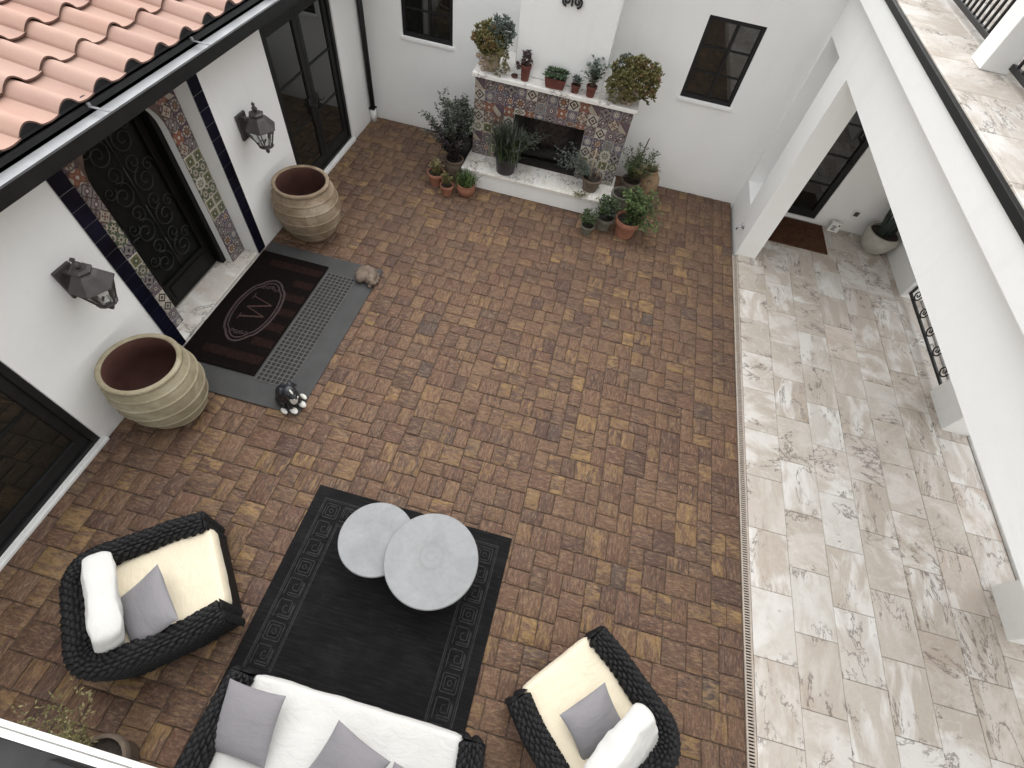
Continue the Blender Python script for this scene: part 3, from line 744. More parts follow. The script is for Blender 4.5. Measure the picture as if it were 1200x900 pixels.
# black eave closure behind the tile feet
mb = MB(); y = -1.0
mb.box(EX-.045, EX-.03, -1.5, 8.2, EZ-.12, EZ+.015)
y = ph
while y < 8.3:
    if y > -1: mb.add([(EX-.03, y+(k/12-.5)*PW*.56-PW*.22, EZ+.012) for k in range(13)]+[(EX-.03, y+(k/12-.5)*PW*.56-PW*.22, EZ+.012+s_profile(k/12*.56)*.97) for k in range(13)], [(k, k+1, 14+k, 13+k) for k in range(12)])
    y += PW
mb.build('eave_closure', BLACKM, roof, world=True)
gut = part('gutter', house)
gx0, gx1, gz0, gz1 = EX-.03, -3.615, 2.395, 2.500
mb = MB(); mb.box(gx1, gx1+.012, -3, 8.0, gz0, gz1).box(gx1-.012, gx1, -3, 8.0, gz1-.012, gz1).box(gx0-.01, gx0, -3, 8.0, gz0, gz1+.03).box(gx0, gx1, -3, 8.0, gz0, gz0+.006)
mb.build('gutter_shell', BLACKM, gut, world=True)
MB().box(gx0+.002, gx1-.003, -3, 8.0, gz0+.03, gz0+.045).build('gutter_lining', ALU, gut, world=True)
y = 1.68
while y < 8:
    mb = MB(); mb.box(gx0, gx1, y-.012, y+.012, gz1-.010, gz1-.004).box(gx0+.005, gx0+.025, y-.014, y+.014, gz1-.004, gz1+.022)
    mb.build('hanger', plain('grey_strap', (.22, .22, .23), .5, .2, 10), gut, world=True, bevel=.003); y += 1.28
dsp = part('downspout', house)
MB().tube([(XL+.055, 7.86, .20), (XL+.055, 7.86, 2.42)], .042, 12).build('pipe', BLACKM, dsp, world=True, smooth=True)
MB().tube([(XL+.055, 7.86, .0), (XL+.055, 7.86, .215)], .052, 12).build('white_socket', WHITEM, dsp, world=True, smooth=True)
MB().box(XL+.002, XL+.105, 7.80, 7.92, .205, .225).build('bracket', BLACKM, dsp, world=True, bevel=.003)

# ---- wall lanterns
def lantern(y, label):
    t = thing('wall_lantern', label, 'lantern', (XL, y, 1.45), 0, 'wall lanterns beside the front door')
    ax = .23                                             # lantern axis out from the wall
    MB().box(.001, .03, -.085, .085, -.13, .15).build('back_plate', BRONZE, t, bevel=.008)
    mb = MB(); mb.box(.03, ax, -.02, .02, .09, .12); mb.tube([(.03, 0, -.08), (.10, 0, -.14), (.18, 0, -.12), (ax, 0, -.06)], .012, 6); mb.build('arm', BRONZE, t)
    c = (ax, 0, 0)
    MB().lathe([(.178, .045), (.174, .055), (.10, .15), (.062, .18), (.0, .18)], 6, c).build('roof', BRONZE, t)
    MB().lathe([(.075, .176), (.085, .20), (.06, .215), (.0, .215)], 6, c).build('vent_cap', BRONZE, t)
    MB().lathe([(.016, .213), (.02, .23), (.032, .255), (.016, .275), (.012, .285), (.022, .30), (.0, .325)], 10, c).build('finial', BRONZE, t, smooth=True)
    for k in range(6):
        q = R(60*k); a = (ax+.158*math.cos(q), .158*math.sin(q), .05); b = (ax+.075*math.cos(q), .075*math.sin(q), -.165)
        MB().tube([a, b], .008, 5).build('frame_bar', BRONZE, t)
    MB().lathe([(.072, -.16), (.152, .048)], 6, c, cap0=False).build('glass', LGLASS, t)
    MB().lathe([(.0, -.27), (.014, -.255), (.025, -.235), (.014, -.215), (.03, -.20), (.085, -.172), (.085, -.158), (.0, -.158)], 12, c).build('bottom_finial', BRONZE, t, smooth=True)
    mb = MB()
    for s_ in (-1, 1): mb.lathe([(.011, -.155), (.011, -.06), (.0, -.05)], 8, (ax+s_*.03, .02*s_, 0))
    mb.build('candle_bulb', PLASW, t)
    return t
Ng = NT('lantern_glass'); Ng.b.inputs['Transmission Weight'].default_value = .92; LGLASS = Ng.out((.75, .76, .74), .08, None, spec=.5)
lantern(2.06, 'bronze wall lantern left of the front door, above the pale urn')
lantern(4.68, 'bronze wall lantern right of the front door, above the brown weathered urn')

# ================================================================== back wall with two windows
bw = thing('courtyard_wall', 'tall white stucco wall with two dark windows behind the fireplace', 'wall', (0, YB, 0))
W1 = (-3.34, -2.54, 1.37, 2.40); W2 = (.98, 1.74, 1.43, 2.45); DW = (2.9, 3.86, .07, 2.12)
wall_mesh('y', YB, YB+.25, XL-.3, 9.0, -.1, 3.6, [W1, W2, DW]).build('wall', STUCCO, bw, world=True)
for wn in (W1, W2):
    x0, x1, z0, z1 = wn; p = part('window', bw)
    mb = MB(); f = .05; y0, y1 = YB+.015, YB+.08
    mb.box(x0+.001, x0+f, y0, y1, z0+.001, z1-.001).box(x1-f, x1-.001, y0, y1, z0+.001, z1-.001).box(x0+f, x1-f, y0, y1, z0+.001, z0+f).box(x0+f, x1-f, y0, y1, z1-f, z1-.001)
    mb.build('frame', BLACKM, p, world=True, bevel=.004)
    xm = (x0+x1)/2+.03; MB().box(xm-.02, xm+.02, y0+.012, y1, z0+f, z1-f).build('mullion', BLACKM, p, world=True)
    zs = [z0+f+(z1-z0-2*f)*k/3 for k in range(4)]
    for a, b in ((x0+f, xm-.02), (xm+.02, x1-f)):
        for k in range(3):
            MB().box(a, b, y0+.04, y0+.046, zs[k]+(.009 if k else 0), zs[k+1]-(.009 if k < 2 else 0)).build('pane', GLASS, p, world=True)
            if k: MB().box(a, b, y0+.02, y0+.055, zs[k]-.009, zs[k]+.009).build('glazing_bar', BLACKM, p, world=True)
    MB().box(x0-.03, x1+.03, YB-.025, YB+.012, z0-.045, z0-.002).build('sill', WHITEM, p, world=True, bevel=.004)
# door at the end of the walkway
p = part('walkway_door', bw); x0, x1, z0, z1 = DW; mb = MB(); f = .10; y0, y1 = YB+.012, YB+.09
mb.box(x0+.001, x0+f, y0, y1, z0, z1-.001).box(x1-f, x1-.001, y0, y1, z0, z1-.001).box(x0+f, x1-f, y0, y1, z0, z0+.12).box(x0+f, x1-f, y0, y1, z1-f, z1-.001); mb.build('frame', BLACKM, p, world=True, bevel=.004)
zs = [z0+.12+(z1-f-z0-.12)*k/4 for k in range(5)]
for k in range(4):
    MB().box(x0+f, x1-f, y0+.04, y0+.046, zs[k]+(.01 if k else 0), zs[k+1]-(.01 if k < 3 else 0)).build('pane', GLASS, p, world=True)
    if k: MB().box(x0+f, x1-f, y0+.025, y0+.06, zs[k]-.01, zs[k]+.01).build('glazing_bar', BLACKM, p, world=True)
mb = MB(); mb.box(x1-.07, x1-.03, y0-.006, y0-.001, .95, 1.15); mb.tube([(x1-.05, y0-.005, 1.05), (x1-.05, y0-.05, 1.05), (x1-.15, y0-.05, 1.05)], .009, 6); mb.build('handle', BLACKM, p, world=True)
MB().box(x0, x1, YB-.02, YB+.011, .012, .068).build('threshold', WHITEM, p, world=True, bevel=.004)

# ================================================================== fireplace
FX0, FX1, FY = -1.93, .37, 7.14
fp = thing('fireplace', 'white outdoor fireplace faced with colourful painted tiles, mantel and raised hearth', 'fireplace', (-.78, FY, 0))
BX0, BX1, BZ0, BZ1 = -1.31, -.245, .30, 1.05
CX0, CX1, CY = -1.42, -.155, 7.33
wall_mesh('y', FY+.012, FY+.60, FX0, FX1, .0, 1.44, [(BX0, BX1, BZ0, BZ1)]).build('surround_wall', STUCCO, fp, world=True)
MB().box(FX0+.002, FX1-.002, FY+.602, YB-.002, 0, 1.438).build('rear_mass', STUCCO, fp, world=True)
MB().box(CX0, CX1, CY, YB-.002, 1.502, 3.6).build('chimney_breast', STUCCO, fp, world=True, bevel=.012)
MB().box(FX0-.035, FX1+.035, FY-.05, YB-.003, 1.445, 1.50).build('mantel', TRAVW, fp, world=True, bevel=.006)
hp = part('hearth', fp)
MB().box(FX0-.02, FX1+.02, 6.70, FY+.30, 0, .258).build('hearth_base', STUCCO, hp, world=True, bevel=.006)
MB().box(FX0-.04, FX1+.04, 6.665, FY+.30, .26, .30).build('hearth_slab', TRAVW, hp, world=True, bevel=.005)
tp = part('tile_surround', fp)
MB().add([(FX0, FY+.006, .302), (FX1, FY+.006, .302), (FX1, FY+.006, 1.44), (FX0, FY+.006, 1.44)], []).build('x', GROUT) if False else None
wall_mesh('y', FY+.004, FY+.0115, FX0+.002, FX1-.002, .302, 1.438, [(BX0, BX1, BZ0, BZ1)]).build('grout', GROUT, tp, world=True)
NCOL = 15; ts = (FX1-FX0)/NCOL; rt = random.Random(5)
prev = {}
z = 1.44
ri = 0
while z > .31:
    h = min(ts, z-.302)
    for c in range(NCOL):
        xc = FX0+(c+.5)*ts; zc = z-h/2
        if h < .06: continue
        if BX0-.02 < xc < BX1+.02 and zc < BZ1-.02 and zc > .3:
            continue
        low = zc < .85
        pool = list(range(14))
        if low and c > 10: pool = [9, 11, 0, 10, 13, 1, 5, 11]
        elif low: pool = [1, 0, 8, 4, 6, 11, 10]
        else: pool = [0, 1, 2, 3, 4, 5, 6, 7, 8, 12, 1, 3, 4, 13, 2, 0]
        k = rt.choice([q for q in pool if q != prev.get(c) and q != prev.get('l')]); prev[c] = k; prev['l'] = k
        hh = h
        if BX0-.02 < xc < BX1+.02 and z-h < BZ1: hh = z-BZ1; zc = z-hh/2
        if hh < .03: continue
        inst('painted_tile', tile_me[k], tp, (xc-fp.location.x, .004, zc), (0, 0, 0), (ts, .11, hh))
    z -= ts; ri += 1
# firebox with herringbone brick back, log and ash
fb = part('firebox', fp)
mb = MB(); yb = FY+.50
mb.add([(BX0+.001, FY+.014, BZ0+.002), (BX1-.001, FY+.014, BZ0+.002), (BX1-.16, yb, BZ0+.002), (BX0+.16, yb, BZ0+.002), (BX0+.001, FY+.014, BZ1-.001), (BX1-.001, FY+.014, BZ1-.001), (BX1-.16, yb, BZ1-.001), (BX0+.16, yb, BZ1-.001)],
       [(0, 1, 2, 3), (4, 5, 6, 7), (0, 3, 7, 4), (1, 5, 6, 2), (3, 2, 6, 7)]); mb.build('firebox_lining', FIREB, fb, world=True)
bme = MB().box(-.095, .095, -.008, 0, -.03, .03).mesh('brick'); bme.materials.append(plain('firebrick', (.040, .028, .024), .85, .5, 9, .5, 60))
bm_ = part('x', fb); bpy.data.objects.remove(bm_)
for i in range(-6, 8):
    for j in range(-2, 7):
        u = i*.141+(j % 2)*.0; xx = (BX0+BX1)/2+i*.1414+.07*(j % 2)*0; zz = .34+j*.1414
        for a, dx, dz in ((45, 0, 0), (-45, .0707, .0707)):
            X, Z = xx+dx, zz+dz
            if BX0+.27 < X < BX1-.27 and BZ0+.07 < Z < BZ1-.08 and len(fb.children) < 60:
                inst('brick', bme, fb, (X-fp.location.x, yb-.001-fp.location.y-.001*(a > 0), Z), (0, R(a), 0), (.9, 1, 1))
for k in range(3):
    mb = MB(); x_ = -.95+k*.16
    mb.tube([(x_-.28, FY+.22+.05*k, .37+.03*k), (x_, FY+.25, .39+.03*k), (x_+.3, FY+.28-.05*k, .37+.02*k)], [.045, .05, .042], 9); mb.build('log', ASHM, fb, world=True, smooth=True)
MB().box(-1.12, -.42, FY+.15, FY+.17, .305, .345).box(-1.12, -.42, FY+.35, FY+.37, .305, .345).build('log_grate', IRON, fb, world=True)
# scattered dry leaves and soot on the hearth
mb = MB(); rl = random.Random(9)
for k in range(110):
    x_, y_ = (rl.gauss(-.35, .28), rl.gauss(7.0, .09)) if k % 3 else (rl.gauss(-1.75, .12), rl.gauss(6.9, .1))
    if not (-1.93 < x_ < .36 and 6.69 < y_ < 7.12): continue
    if -1.6 < x_ < -1.1 and y_ > 6.9: continue
    s_ = rl.uniform(.006, .022); q = rl.uniform(0, 6.28)
    mb.add([(x_+s_*math.cos(q), y_+s_*math.sin(q), .3035), (x_-s_*.4*math.sin(q), y_+s_*.4*math.cos(q), .306), (x_-s_*math.cos(q), y_-s_*math.sin(q), .3035), (x_+s_*.4*math.sin(q), y_-s_*.4*math.cos(q), .3045)], [(0, 1, 2, 3)], rl.random())
o = mb.build('dry_leaf_litter', LEAF_RD, attr=True, kind='stuff'); tag(o, 'dry leaf bits scattered on the white hearth slab', 'leaf litter')
# iron ornament high on the chimney breast (only its foot reaches into view)
t = thing('iron_wall_ornament', 'black iron ornament on the chimney breast at the top edge', 'ornament', (-.77, CY, 2.42))
mb = MB()
for s_ in (-1, 1):
    mb.tube([(q[1], -.02, q[2]) for q in spiral((s_*.07, .05), .06, 1.5, R(-90), s_, x=0)], .013, 6)
    mb.tube([(q[1], -.02, q[2]) for q in spiral((s_*.10, .24), .09, 1.5, R(-90), -s_, x=0)], .013, 6)
mb.build('scroll', IRON, t, smooth=True)
MB().tube([(0, -.02, .0), (0, -.02, .55)], .014, 6).build('stem', IRON, t)

# ================================================================== arcade and balcony on the right
arc = thing('arcade', 'white stucco arcade with a balcony above the travertine walkway', 'building', (XR, 3, 0))
PY = 6.65
OPN = (-3.2, PY, -.1, 2.53)
wall_mesh('x', XR, XR+.25, -3, YB-.001, -.02, 3.07, [OPN, (7.22, 7.90, .50, 2.54)]).build('arcade_wall', STUCCO, arc, world=True)
wall_mesh('x', XR+.2505, XR+.308, -3, YB-.001, -.02, 3.07, [OPN]).build('arcade_backing', STUCCO, arc, world=True)
MB().box(2.37, 2.66, -3, YB-.001, 3.0705, 3.275).build('fascia', STUCCO, arc, world=True, bevel=.01)
MB().box(2.35, 2.42, -3, YB-.001, 3.276, 3.332).build('drip_edge', BLACKM, arc, world=True, bevel=.004)
MB().box(2.421, 5.75, -3, YB-.001, 3.276, 3.318).build('balcony_slab', GROUT, arc, world=True)
MB().box(XR+.31, 5.5, -3, YB-.001, 3.05, 3.07).build('walkway_ceiling', STUCCO, arc, world=True)
bf = part('balcony_floor', arc)
def bt(x0, x1, y0, y1):
    key = (round(x1-x0, 3), round(y1-y0, 3))
    if key not in tm:
        mb = MB(); mb.add(*trav_tile(x1-x0, y1-y0)); me = mb.mesh('travertine_tile'); me.materials.append(TRAV); tm[key] = me
    inst('travertine_tile', tm[key], bf, ((x0+x1)/2-XR, (y0+y1)/2-3, 3.344))
y = 2.0
while y < 8:
    bt(2.385, 2.90, y, min(y+.61, YB-.002)); bt(2.90, 3.41, y, min(y+.61, YB-.002)); bt(3.41, 3.92, y, min(y+.61, YB-.002)); y += .61
# outer columns of the walkway
for (ya, yb) in ((6.62, YB-.001), (4.20, 4.80), (1.78, 2.30), (-.9, -.3)):
    MB().box(5.07, 5.40, ya, yb, -.02, 3.048).build('column', STUCCO, arc, world=True, bevel=.01)
MB().box(5.401, 5.75, -3, YB-.001, -.08, .035).build('outer_kerb', WBOARD, arc, world=True, bevel=.006)
MB().box(5.07, 5.40, -3, YB-.001, 2.75, 3.049).build('outer_beam', STUCCO, arc, world=True) if False else None
# small chrome spout on the pillar corner
t = thing('wall_spigot', 'small chrome spigot low on the white pillar beside the drain', 'spigot', (XR, 6.95, .28))
MB().lathe([(.03, 0), (.03, .008), (.012, .012)], 12).build('flange', CHROME, t, smooth=True).rotation_euler = (0, R(-90), 0)
MB().tube([(0, 0, 0), (-.05, 0, .0), (-.085, 0, -.02), (-.09, 0, -.06)], .014, 8).build('spout', CHROME, t, smooth=True)
MB().tube([(-.045, 0, .01), (-.045, 0, .05)], .006, 6).tube([(-.045, -.03, .05), (-.045, .03, .05)], .008, 6).build('tap_handle', CHROME, t, smooth=True)

# balcony railing, two panels and the post between
def railing(y0, y1, label):
    t = thing('balcony_railing', label, 'railing', (2.93, y0, 3.345), 0, 'balcony railing panels')
    L = y1-y0
    MB().box(-.02, .02, 0, L, .045, .085).build('bottom_rail', IRON, t, bevel=.004)
    MB().box(-.028, .028, 0, L, 1.02, 1.06).build('top_rail', IRON, t, bevel=.006)
    mb = MB(); mb.tube([(0, .07, .05), (-.05, .07, .02), (-.11, .07, .0)], [.022, .02, .012], 6); mb.box(-.03, .03, .05, .09, 0, .05); mb.build('foot', IRON, t)
    n = int(L/.105)
    for k in range(n):
        y = .06+k*.105; mb = MB(); mb.box(-.010, .010, y-.010, y+.010, .085, 1.02)
        if k % 3 == 1: mb.lathe([(.010, .28), (.03, .305), (.036, .33), (.03, .355), (.010, .38)], 8, (0, y, 0))
        mb.build('baluster', IRON, t)
    return t
railing(5.20, 7.95, 'black iron balcony railing panel behind the white post, at the top edge')
railing(2.6, 4.93, 'black iron balcony railing panel in front of the white post, at right edge')
t = MB().box(2.735, 2.955, 4.95, 5.18, 3.345, 5.2).build('balcony_post', STUCCO, bevel=.006); tag(t, 'square white stucco post standing on the balcony between two railing panels', 'post')

t = thing('added_balcony_roof', 'roof over the balcony carried by the white posts, above the view', 'roof', (4.6, 3, 5.35))  # added out of view to keep sky light off the balcony floor
MB().box(2.62, 7.0, -3, YB+.3, 5.36, 5.52).build('roof_slab', STUCCO, t, world=True)
MB().box(4.75, 5.0, -3, YB, 3.35, 5.355).build('added_upper_wall', STUCCO, t, world=True)  # unseen wall added behind the balcony, also cuts sky light

# iron scroll panel in the walkway opening
t = thing('iron_scroll_panel', 'low black iron panel with curled scrolls between two white columns', 'railing', (5.15, 4.80, 0))
MB().box(-.016, .016, .001, 1.819, .085, .118).build('bottom_rail', IRON, t, bevel=.003)
MB().box(-.014, .014, .001, .030, .119, .80).build('end_bar', IRON, t); MB().box(-.014, .014, 1.790, 1.819, .119, .80).build('end_bar', IRON, t)
MB().box(-.018, .018, .001, 1.819, .801, .83).build('top_rail', IRON, t, bevel=.003)
for k in range(5):
    y = .22+k*.36; mb = MB()
    mb.tube(spiral((y, .200), .080, 1.45, R(180), 1, 28, x=0), [.010]*20+[.008]*9, 6)
    mb.tube([(0, y-.078, .200), (0, y-.085, .25), (0, y-.13, .31), (0, y-.19, .37), (0, y-.20, .46), (0, y-.12, .60), (0, y-.06, .80)], .009, 6); mb.build('scroll', IRON, t, smooth=True)

# walkway odds and ends
o = MB().box(2.86, 4.02, 7.20, 7.95, .001, .022).build('doormat', BROWNMAT, bevel=.006); tag(o, 'plain brown doormat before the dark door at the walkway end', 'doormat')
t = thing('white_wall_box', 'small white box with black print leaning at the wall beside the brown doormat', 'box', (4.18, 7.90, 0))
MB().box(-.085, .085, -.03, .04, .001, .17).build('box_body', PLASW, t, bevel=.006)
mb = MB()
for k in range(4): mb.box(-.055, .02-.012*(k % 2), -.033, -.0302, .035+k*.025, .047+k*.025)
mb.box(.035, .06, -.033, -.0302, .12, .145); mb.build('printed_marks', PRINT, t)
t = thing('wall_outlet', 'small grey weatherproof outlet on the wall left of the stone planter', 'outlet', (4.38, YB, .34))
MB().box(-.055, .055, -.03, -.001, -.06, .06).build('cover', PLASW, t, bevel=.008); MB().box(-.035, .035, -.045, -.0305, -.035, .04).build('flap', BRONZE, t, bevel=.004)

# ================================================================== urns, pots and plants
def urn(label, loc, mat, rim, belly, H_, seed, tilt=0):
    t = thing('barrel_urn', label, 'urn', loc, rim, 'tall ribbed urns either side of the front door')
    rr = random.Random(seed); prof = []; N_ = 110; rb = .23
    for k in range(N_+1):
        u = k/N_; r = rb+(belly-rb)*math.sin(math.pi*min(1, u/1.16))**.75 if u > 0 else rb
        r = rb*(1-u)+.335*u+(belly-(rb+.335)/2)*(math.sin(math.pi*u)**.85)
        for (c, wd, am) in ((.14, .011, .010), (.34, .011, .011), (.55, .011, .011), (.74, .011, .011), (.89, .010, .009)):
            r += am*math.exp(-((u-c)/wd)**2)
        prof.append((r, u*(H_-.05)))
    prof += [(.338, H_-.045), (.350, H_-.032), (.350, H_-.010), (.340, H_), (.312, H_), (.302, H_-.012)]
    MB().lathe(prof, 44).build('body', mat, t, smooth=True)
    inn = [(.305, H_-.013), (.30, H_-.06), (.36, H_*.6), (.36, H_*.4), (.26, .08), (.0, .07)]
    MB().lathe(inn, 40, cap0=False).build('lining', URNIN, t, smooth=True)
    return t
urn('pale yellow-green ribbed urn with red lining, left of the front door', (-3.535, 1.80, 0), URNA, 0.2, .388, .82, 1)
urn('brown weathered ribbed urn with red lining, between front door and french door', (-3.53, 4.82, 0), URNB, 1.2, .415, .80, 2)

def leafq(mb, base, dr_, L, Wd, rnd, curl=.25, roll=0):
    d_ = Vector(dr_).normalized(); s_ = d_.cross(Vector((0, 0, 1)))
    if s_.length < .05: s_ = Vector((1, 0, 0))
    s_.normalize(); s_ = Matrix.Rotation(roll, 3, d_) @ s_; u = s_.cross(d_).normalized()
    b = Vector(base); m_ = b+d_*L*.5+u*L*curl*.3; t_ = b+d_*L-u*L*curl*.4
    mb.add([b, m_+s_*Wd*.5+u*Wd*.15, m_, m_-s_*Wd*.5+u*Wd*.15, t_], [(0, 1, 2), (0, 2, 3), (1, 4, 2), (2, 4, 3)], rnd)
def pot(name, label, loc, r, h, mat, prof='std', cat='plant pot', group=None, soil=True):
    t = thing(name, label, cat, loc, random.uniform(0, 6), group)
    if prof == 'std': P = [(r*.70, 0), (r*.90, h*.76), (r*.91, h*.77), (r*1.0, h*.78), (r*1.02, h*.97), (r*.99, h), (r*.88, h), (r*.86, h*.86)]
    elif prof == 'round': P = [(r*.62, 0), (r*.86, h*.25), (r*1.0, h*.55), (r*.98, h*.78), (r*.92, h*.86), (r*.98, h*.90), (r*.98, h*.99), (r*.95, h), (r*.84, h), (r*.82, h*.88)]
    elif prof == 'nursery': P = [(r*.78, 0), (r*.95, h*.88), (r*1.03, h*.885), (r*1.03, h*.99), (r*1.0, h), (r*.93, h), (r*.91, h*.85)]
    elif prof == 'bowl': P = [(r*.55, 0), (r*.85, h*.3), (r*1.0, h*.7), (r*.97, h*.95), (r*.94, h), (r*.84, h), (r*.82, h*.9)]
    o = MB().lathe(P, 26).build('pot', mat, t, smooth=True); 
    try: o.data.set_sharp_from_angle(angle=R(40))
    except Exception: pass
    if soil:
        zz = P[-1][1]; rr = random.Random(int(r*1e5)); mb = MB(); n = 22
        vs = [Vector((0, 0, zz+.01))]+[Vector((P[-1][0]*.55*math.cos(6.283*k/n), P[-1][0]*.55*math.sin(6.283*k/n), zz+rr.uniform(-.008, .012))) for k in range(n)]+[Vector((P[-1][0]*1.01*math.cos(6.283*k/n), P[-1][0]*1.01*math.sin(6.283*k/n), zz-.004)) for k in range(n)]
        mb.add(vs, [(0, 1+k, 1+(k+1) % n) for k in range(n)]+[(1+k, 1+n+k, 1+n+(k+1) % n, 1+(k+1) % n) for k in range(n)]); mb.build('soil', SOIL, t, smooth=True)
    return t
def shrub(t, z0, rad, height, stems, leaves, L, Wd, mat, seed, lean=(0, 0), stem_mat=None, sr=.006, droop=0., spread=1.0, lo=.25):
    rr = random.Random(seed); st = MB(); lf = MB()
    for k in range(stems):
        q = rr.uniform(0, 6.283); e = (rr.random()**.6)*rad*spread; h = height*rr.uniform(.62, 1.05)
        p0 = Vector((rr.uniform(-.025, .025), rr.uniform(-.025, .025), z0)); tip = Vector((math.cos(q)*e+lean[0], math.sin(q)*e+lean[1], z0+h*(1-.22*(e/rad)**2)-droop*e))
        mid = p0.lerp(tip, .5)+Vector((rr.gauss(0, .02)-math.cos(q)*e*.15, rr.gauss(0, .02)-math.sin(q)*e*.15, h*.10))
        pts = []
        for i in range(8):
            u = i/7; pts.append(p0*(1-u)**2+mid*2*u*(1-u)+tip*u*u)
        st.tube(pts, [sr*(1-.75*i/7) for i in range(8)], 5)
        for j in range(leaves):
            u = rr.uniform(lo, 1.0); i = min(6, int(u*7)); b = pts[i].lerp(pts[i+1], u*7-i)
            ax = (pts[i+1]-pts[i]).normalized(); a = rr.uniform(0, 6.283)
            d_ = (ax*rr.uniform(.2, .8)+Vector((math.cos(a), math.sin(a), rr.uniform(-.3, .5)))*.9).normalized()
            b = b+d_*rr.uniform(0, .03)
            leafq(lf, b, d_, L*rr.uniform(.6, 1.25), Wd*rr.uniform(.7, 1.2), min(1, max(0, rr.random()*.75+.25*(u-.3))), rr.uniform(.0, .5), rr.uniform(-.8, .8))
    st.build('stem', stem_mat or STEM, t, smooth=True)
    return lf.build('foliage', mat, t, attr=True, kind='stuff')
def blades(t, z0, n, L, Wd, mat, seed, spread=.9, lean=(0, 0), r0=.03, up=.9, name='foliage', rise=1.):
    rr = random.Random(seed); mb = MB()
    for k in range(n):
        q = rr.uniform(0, 6.283); l = L*rr.uniform(.55, 1.1); e = spread*(rr.random()**.7); b = Vector((rr.gauss(0, r0), rr.gauss(0, r0), z0))
        out = Vector((math.cos(q)*e+lean[0], math.sin(q)*e+lean[1], 0)); s_ = Vector((-math.sin(q), math.cos(q), 0)); rn = rr.random(); vs = []
        for i in range(6):
            u = i/5; p_ = b+out*l*(u*.5+.5*u*u)+Vector((0, 0, l*rise*(u-.42*e*u*u*1.4))); w_ = Wd*(1-u**1.6)*.5+.0006
            vs += [p_-s_*w_, p_+s_*w_+Vector((0, 0, w_*.4))]
        mb.add(vs, [(2*i, 2*i+1, 2*i+3, 2*i+2) for i in range(5)], rn)
    return mb.build(name, mat, t, attr=True, kind='stuff')
def rosette(mb, c, r, n, seed, th=.35, tilt=(0, 0), lo=0.):
    """succulent rosette of thick pointed leaves"""
    rr = random.Random(seed); c = Vector(c); T = Euler((tilt[0], tilt[1], rr.uniform(0, 6))).to_matrix()
    for k in range(n):
        u = k/n; q = k*2.39996; el = R(12+72*u); l = r*(1-.45*u)*rr.uniform(.85, 1.1); w_ = l*.42; rn = min(1, max(0, lo+(1-u)*.45+rr.uniform(-.15, .3)))
        d_ = Vector((math.cos(q)*math.cos(el), math.sin(q)*math.cos(el), math.sin(el))); s_ = Vector((-math.sin(q), math.cos(q), 0)); un = s_.cross(d_)*-1
        pts = [d_*l*.05, d_*l*.55+s_*w_*.5, d_*l*.55+un*w_*th, d_*l*.55-s_*w_*.5, d_*l*.55-un*w_*th*.6, d_*l+un*w_*.15]
        mb.add([c+T @ p_ for p_ in pts], [(0, 1, 2), (0, 2, 3), (0, 3, 4), (0, 4, 1), (5, 2, 1), (5, 3, 2), (5, 4, 3), (5, 1, 4)], rn)
def succ_mass(t, c, rad, n, mat, seed, rs=(.03, .055), name='foliage', sq=(1, 1, 1), lo=0., zmin=-9):
    rr = random.Random(seed); mb = MB()
    for k in range(n):
        v = Vector((rr.gauss(0, 1), rr.gauss(0, 1), rr.gauss(0, 1)*.8+.25)).normalized()*rad*rr.uniform(.55, 1.06)
        p_ = Vector(c)+Vector((v.x*sq[0], v.y*sq[1], v.z*sq[2]))
        if p_.z < zmin: continue
        rosette(mb, p_, rr.uniform(*rs), rr.randrange(8, 13), rr.random(), .4, (-v.y/rad*.9, v.x/rad*.9), lo)
    return mb.build(name, mat, t, attr=True, kind='stuff')

# --- left of the hearth
t = pot('potted_shrub', 'dark feathery shrub in a brown pot, tallest plant left of the hearth', (-2.12, 6.80, 0), .15, .34, BROWNP, 'round', 'potted plant'); t.rotation_euler = (0, 0, 0)
shrub(t, .30, .34, .62, 24, 70, .058, .026, LEAF_PU, 31, (-.12, .0), sr=.005, lo=.05); shrub(t, .30, .44, .92, 26, 80, .052, .024, LEAF_DK, 32, (-.14, .06), sr=.005, lo=.2)
t = pot('potted_shrub', 'dark green bush in a dark grey pot between the back wall and fireplace side', (-2.14, 7.28, 0), .19, .46, DGRYP, 'nursery', 'potted plant'); t.rotation_euler = (0, 0, 0)
shrub(t, .42, .30, .60, 22, 75, .055, .028, LEAF_DK, 33, (-.04, .0)); shrub(t, .42, .28, .56, 12, 60, .052, .028, LEAF_MID, 34)
t = pot('potted_succulent', 'pale yellowish succulent in the leftmost small terracotta pot', (-2.34, 6.55, 0), .135, .20, TERRA, 'std', 'potted plant', 'three small terracotta pots left of the hearth')
succ_mass(t, (0, 0, .25), .10, 34, LEAF_OL, 41, (.03, .05), sq=(1, 1, .9)); shrub(t, .18, .12, .26, 9, 26, .034, .020, LEAF_YL, 42, sr=.004)
t = pot('potted_succulent', 'sparse green sprig in the smallest terracotta pot, middle of three', (-2.10, 6.36, 0), .105, .16, TERRA, 'std', 'potted plant', 'three small terracotta pots left of the hearth')
shrub(t, .13, .09, .24, 10, 30, .038, .017, LEAF_OL, 43, sr=.003, lo=.3)
t = pot('potted_grass', 'tufted green grass-like plant in a terracotta pot at the hearth corner', (-1.825, 6.47, 0), .145, .19, TERRA, 'round', 'potted plant', 'three small terracotta pots left of the hearth')
blades(t, .16, 190, .25, .017, LEAF_GR, 44, .9, r0=.055); blades(t, .16, 90, .22, .017, LEAF_MID, 45, .9, r0=.05)
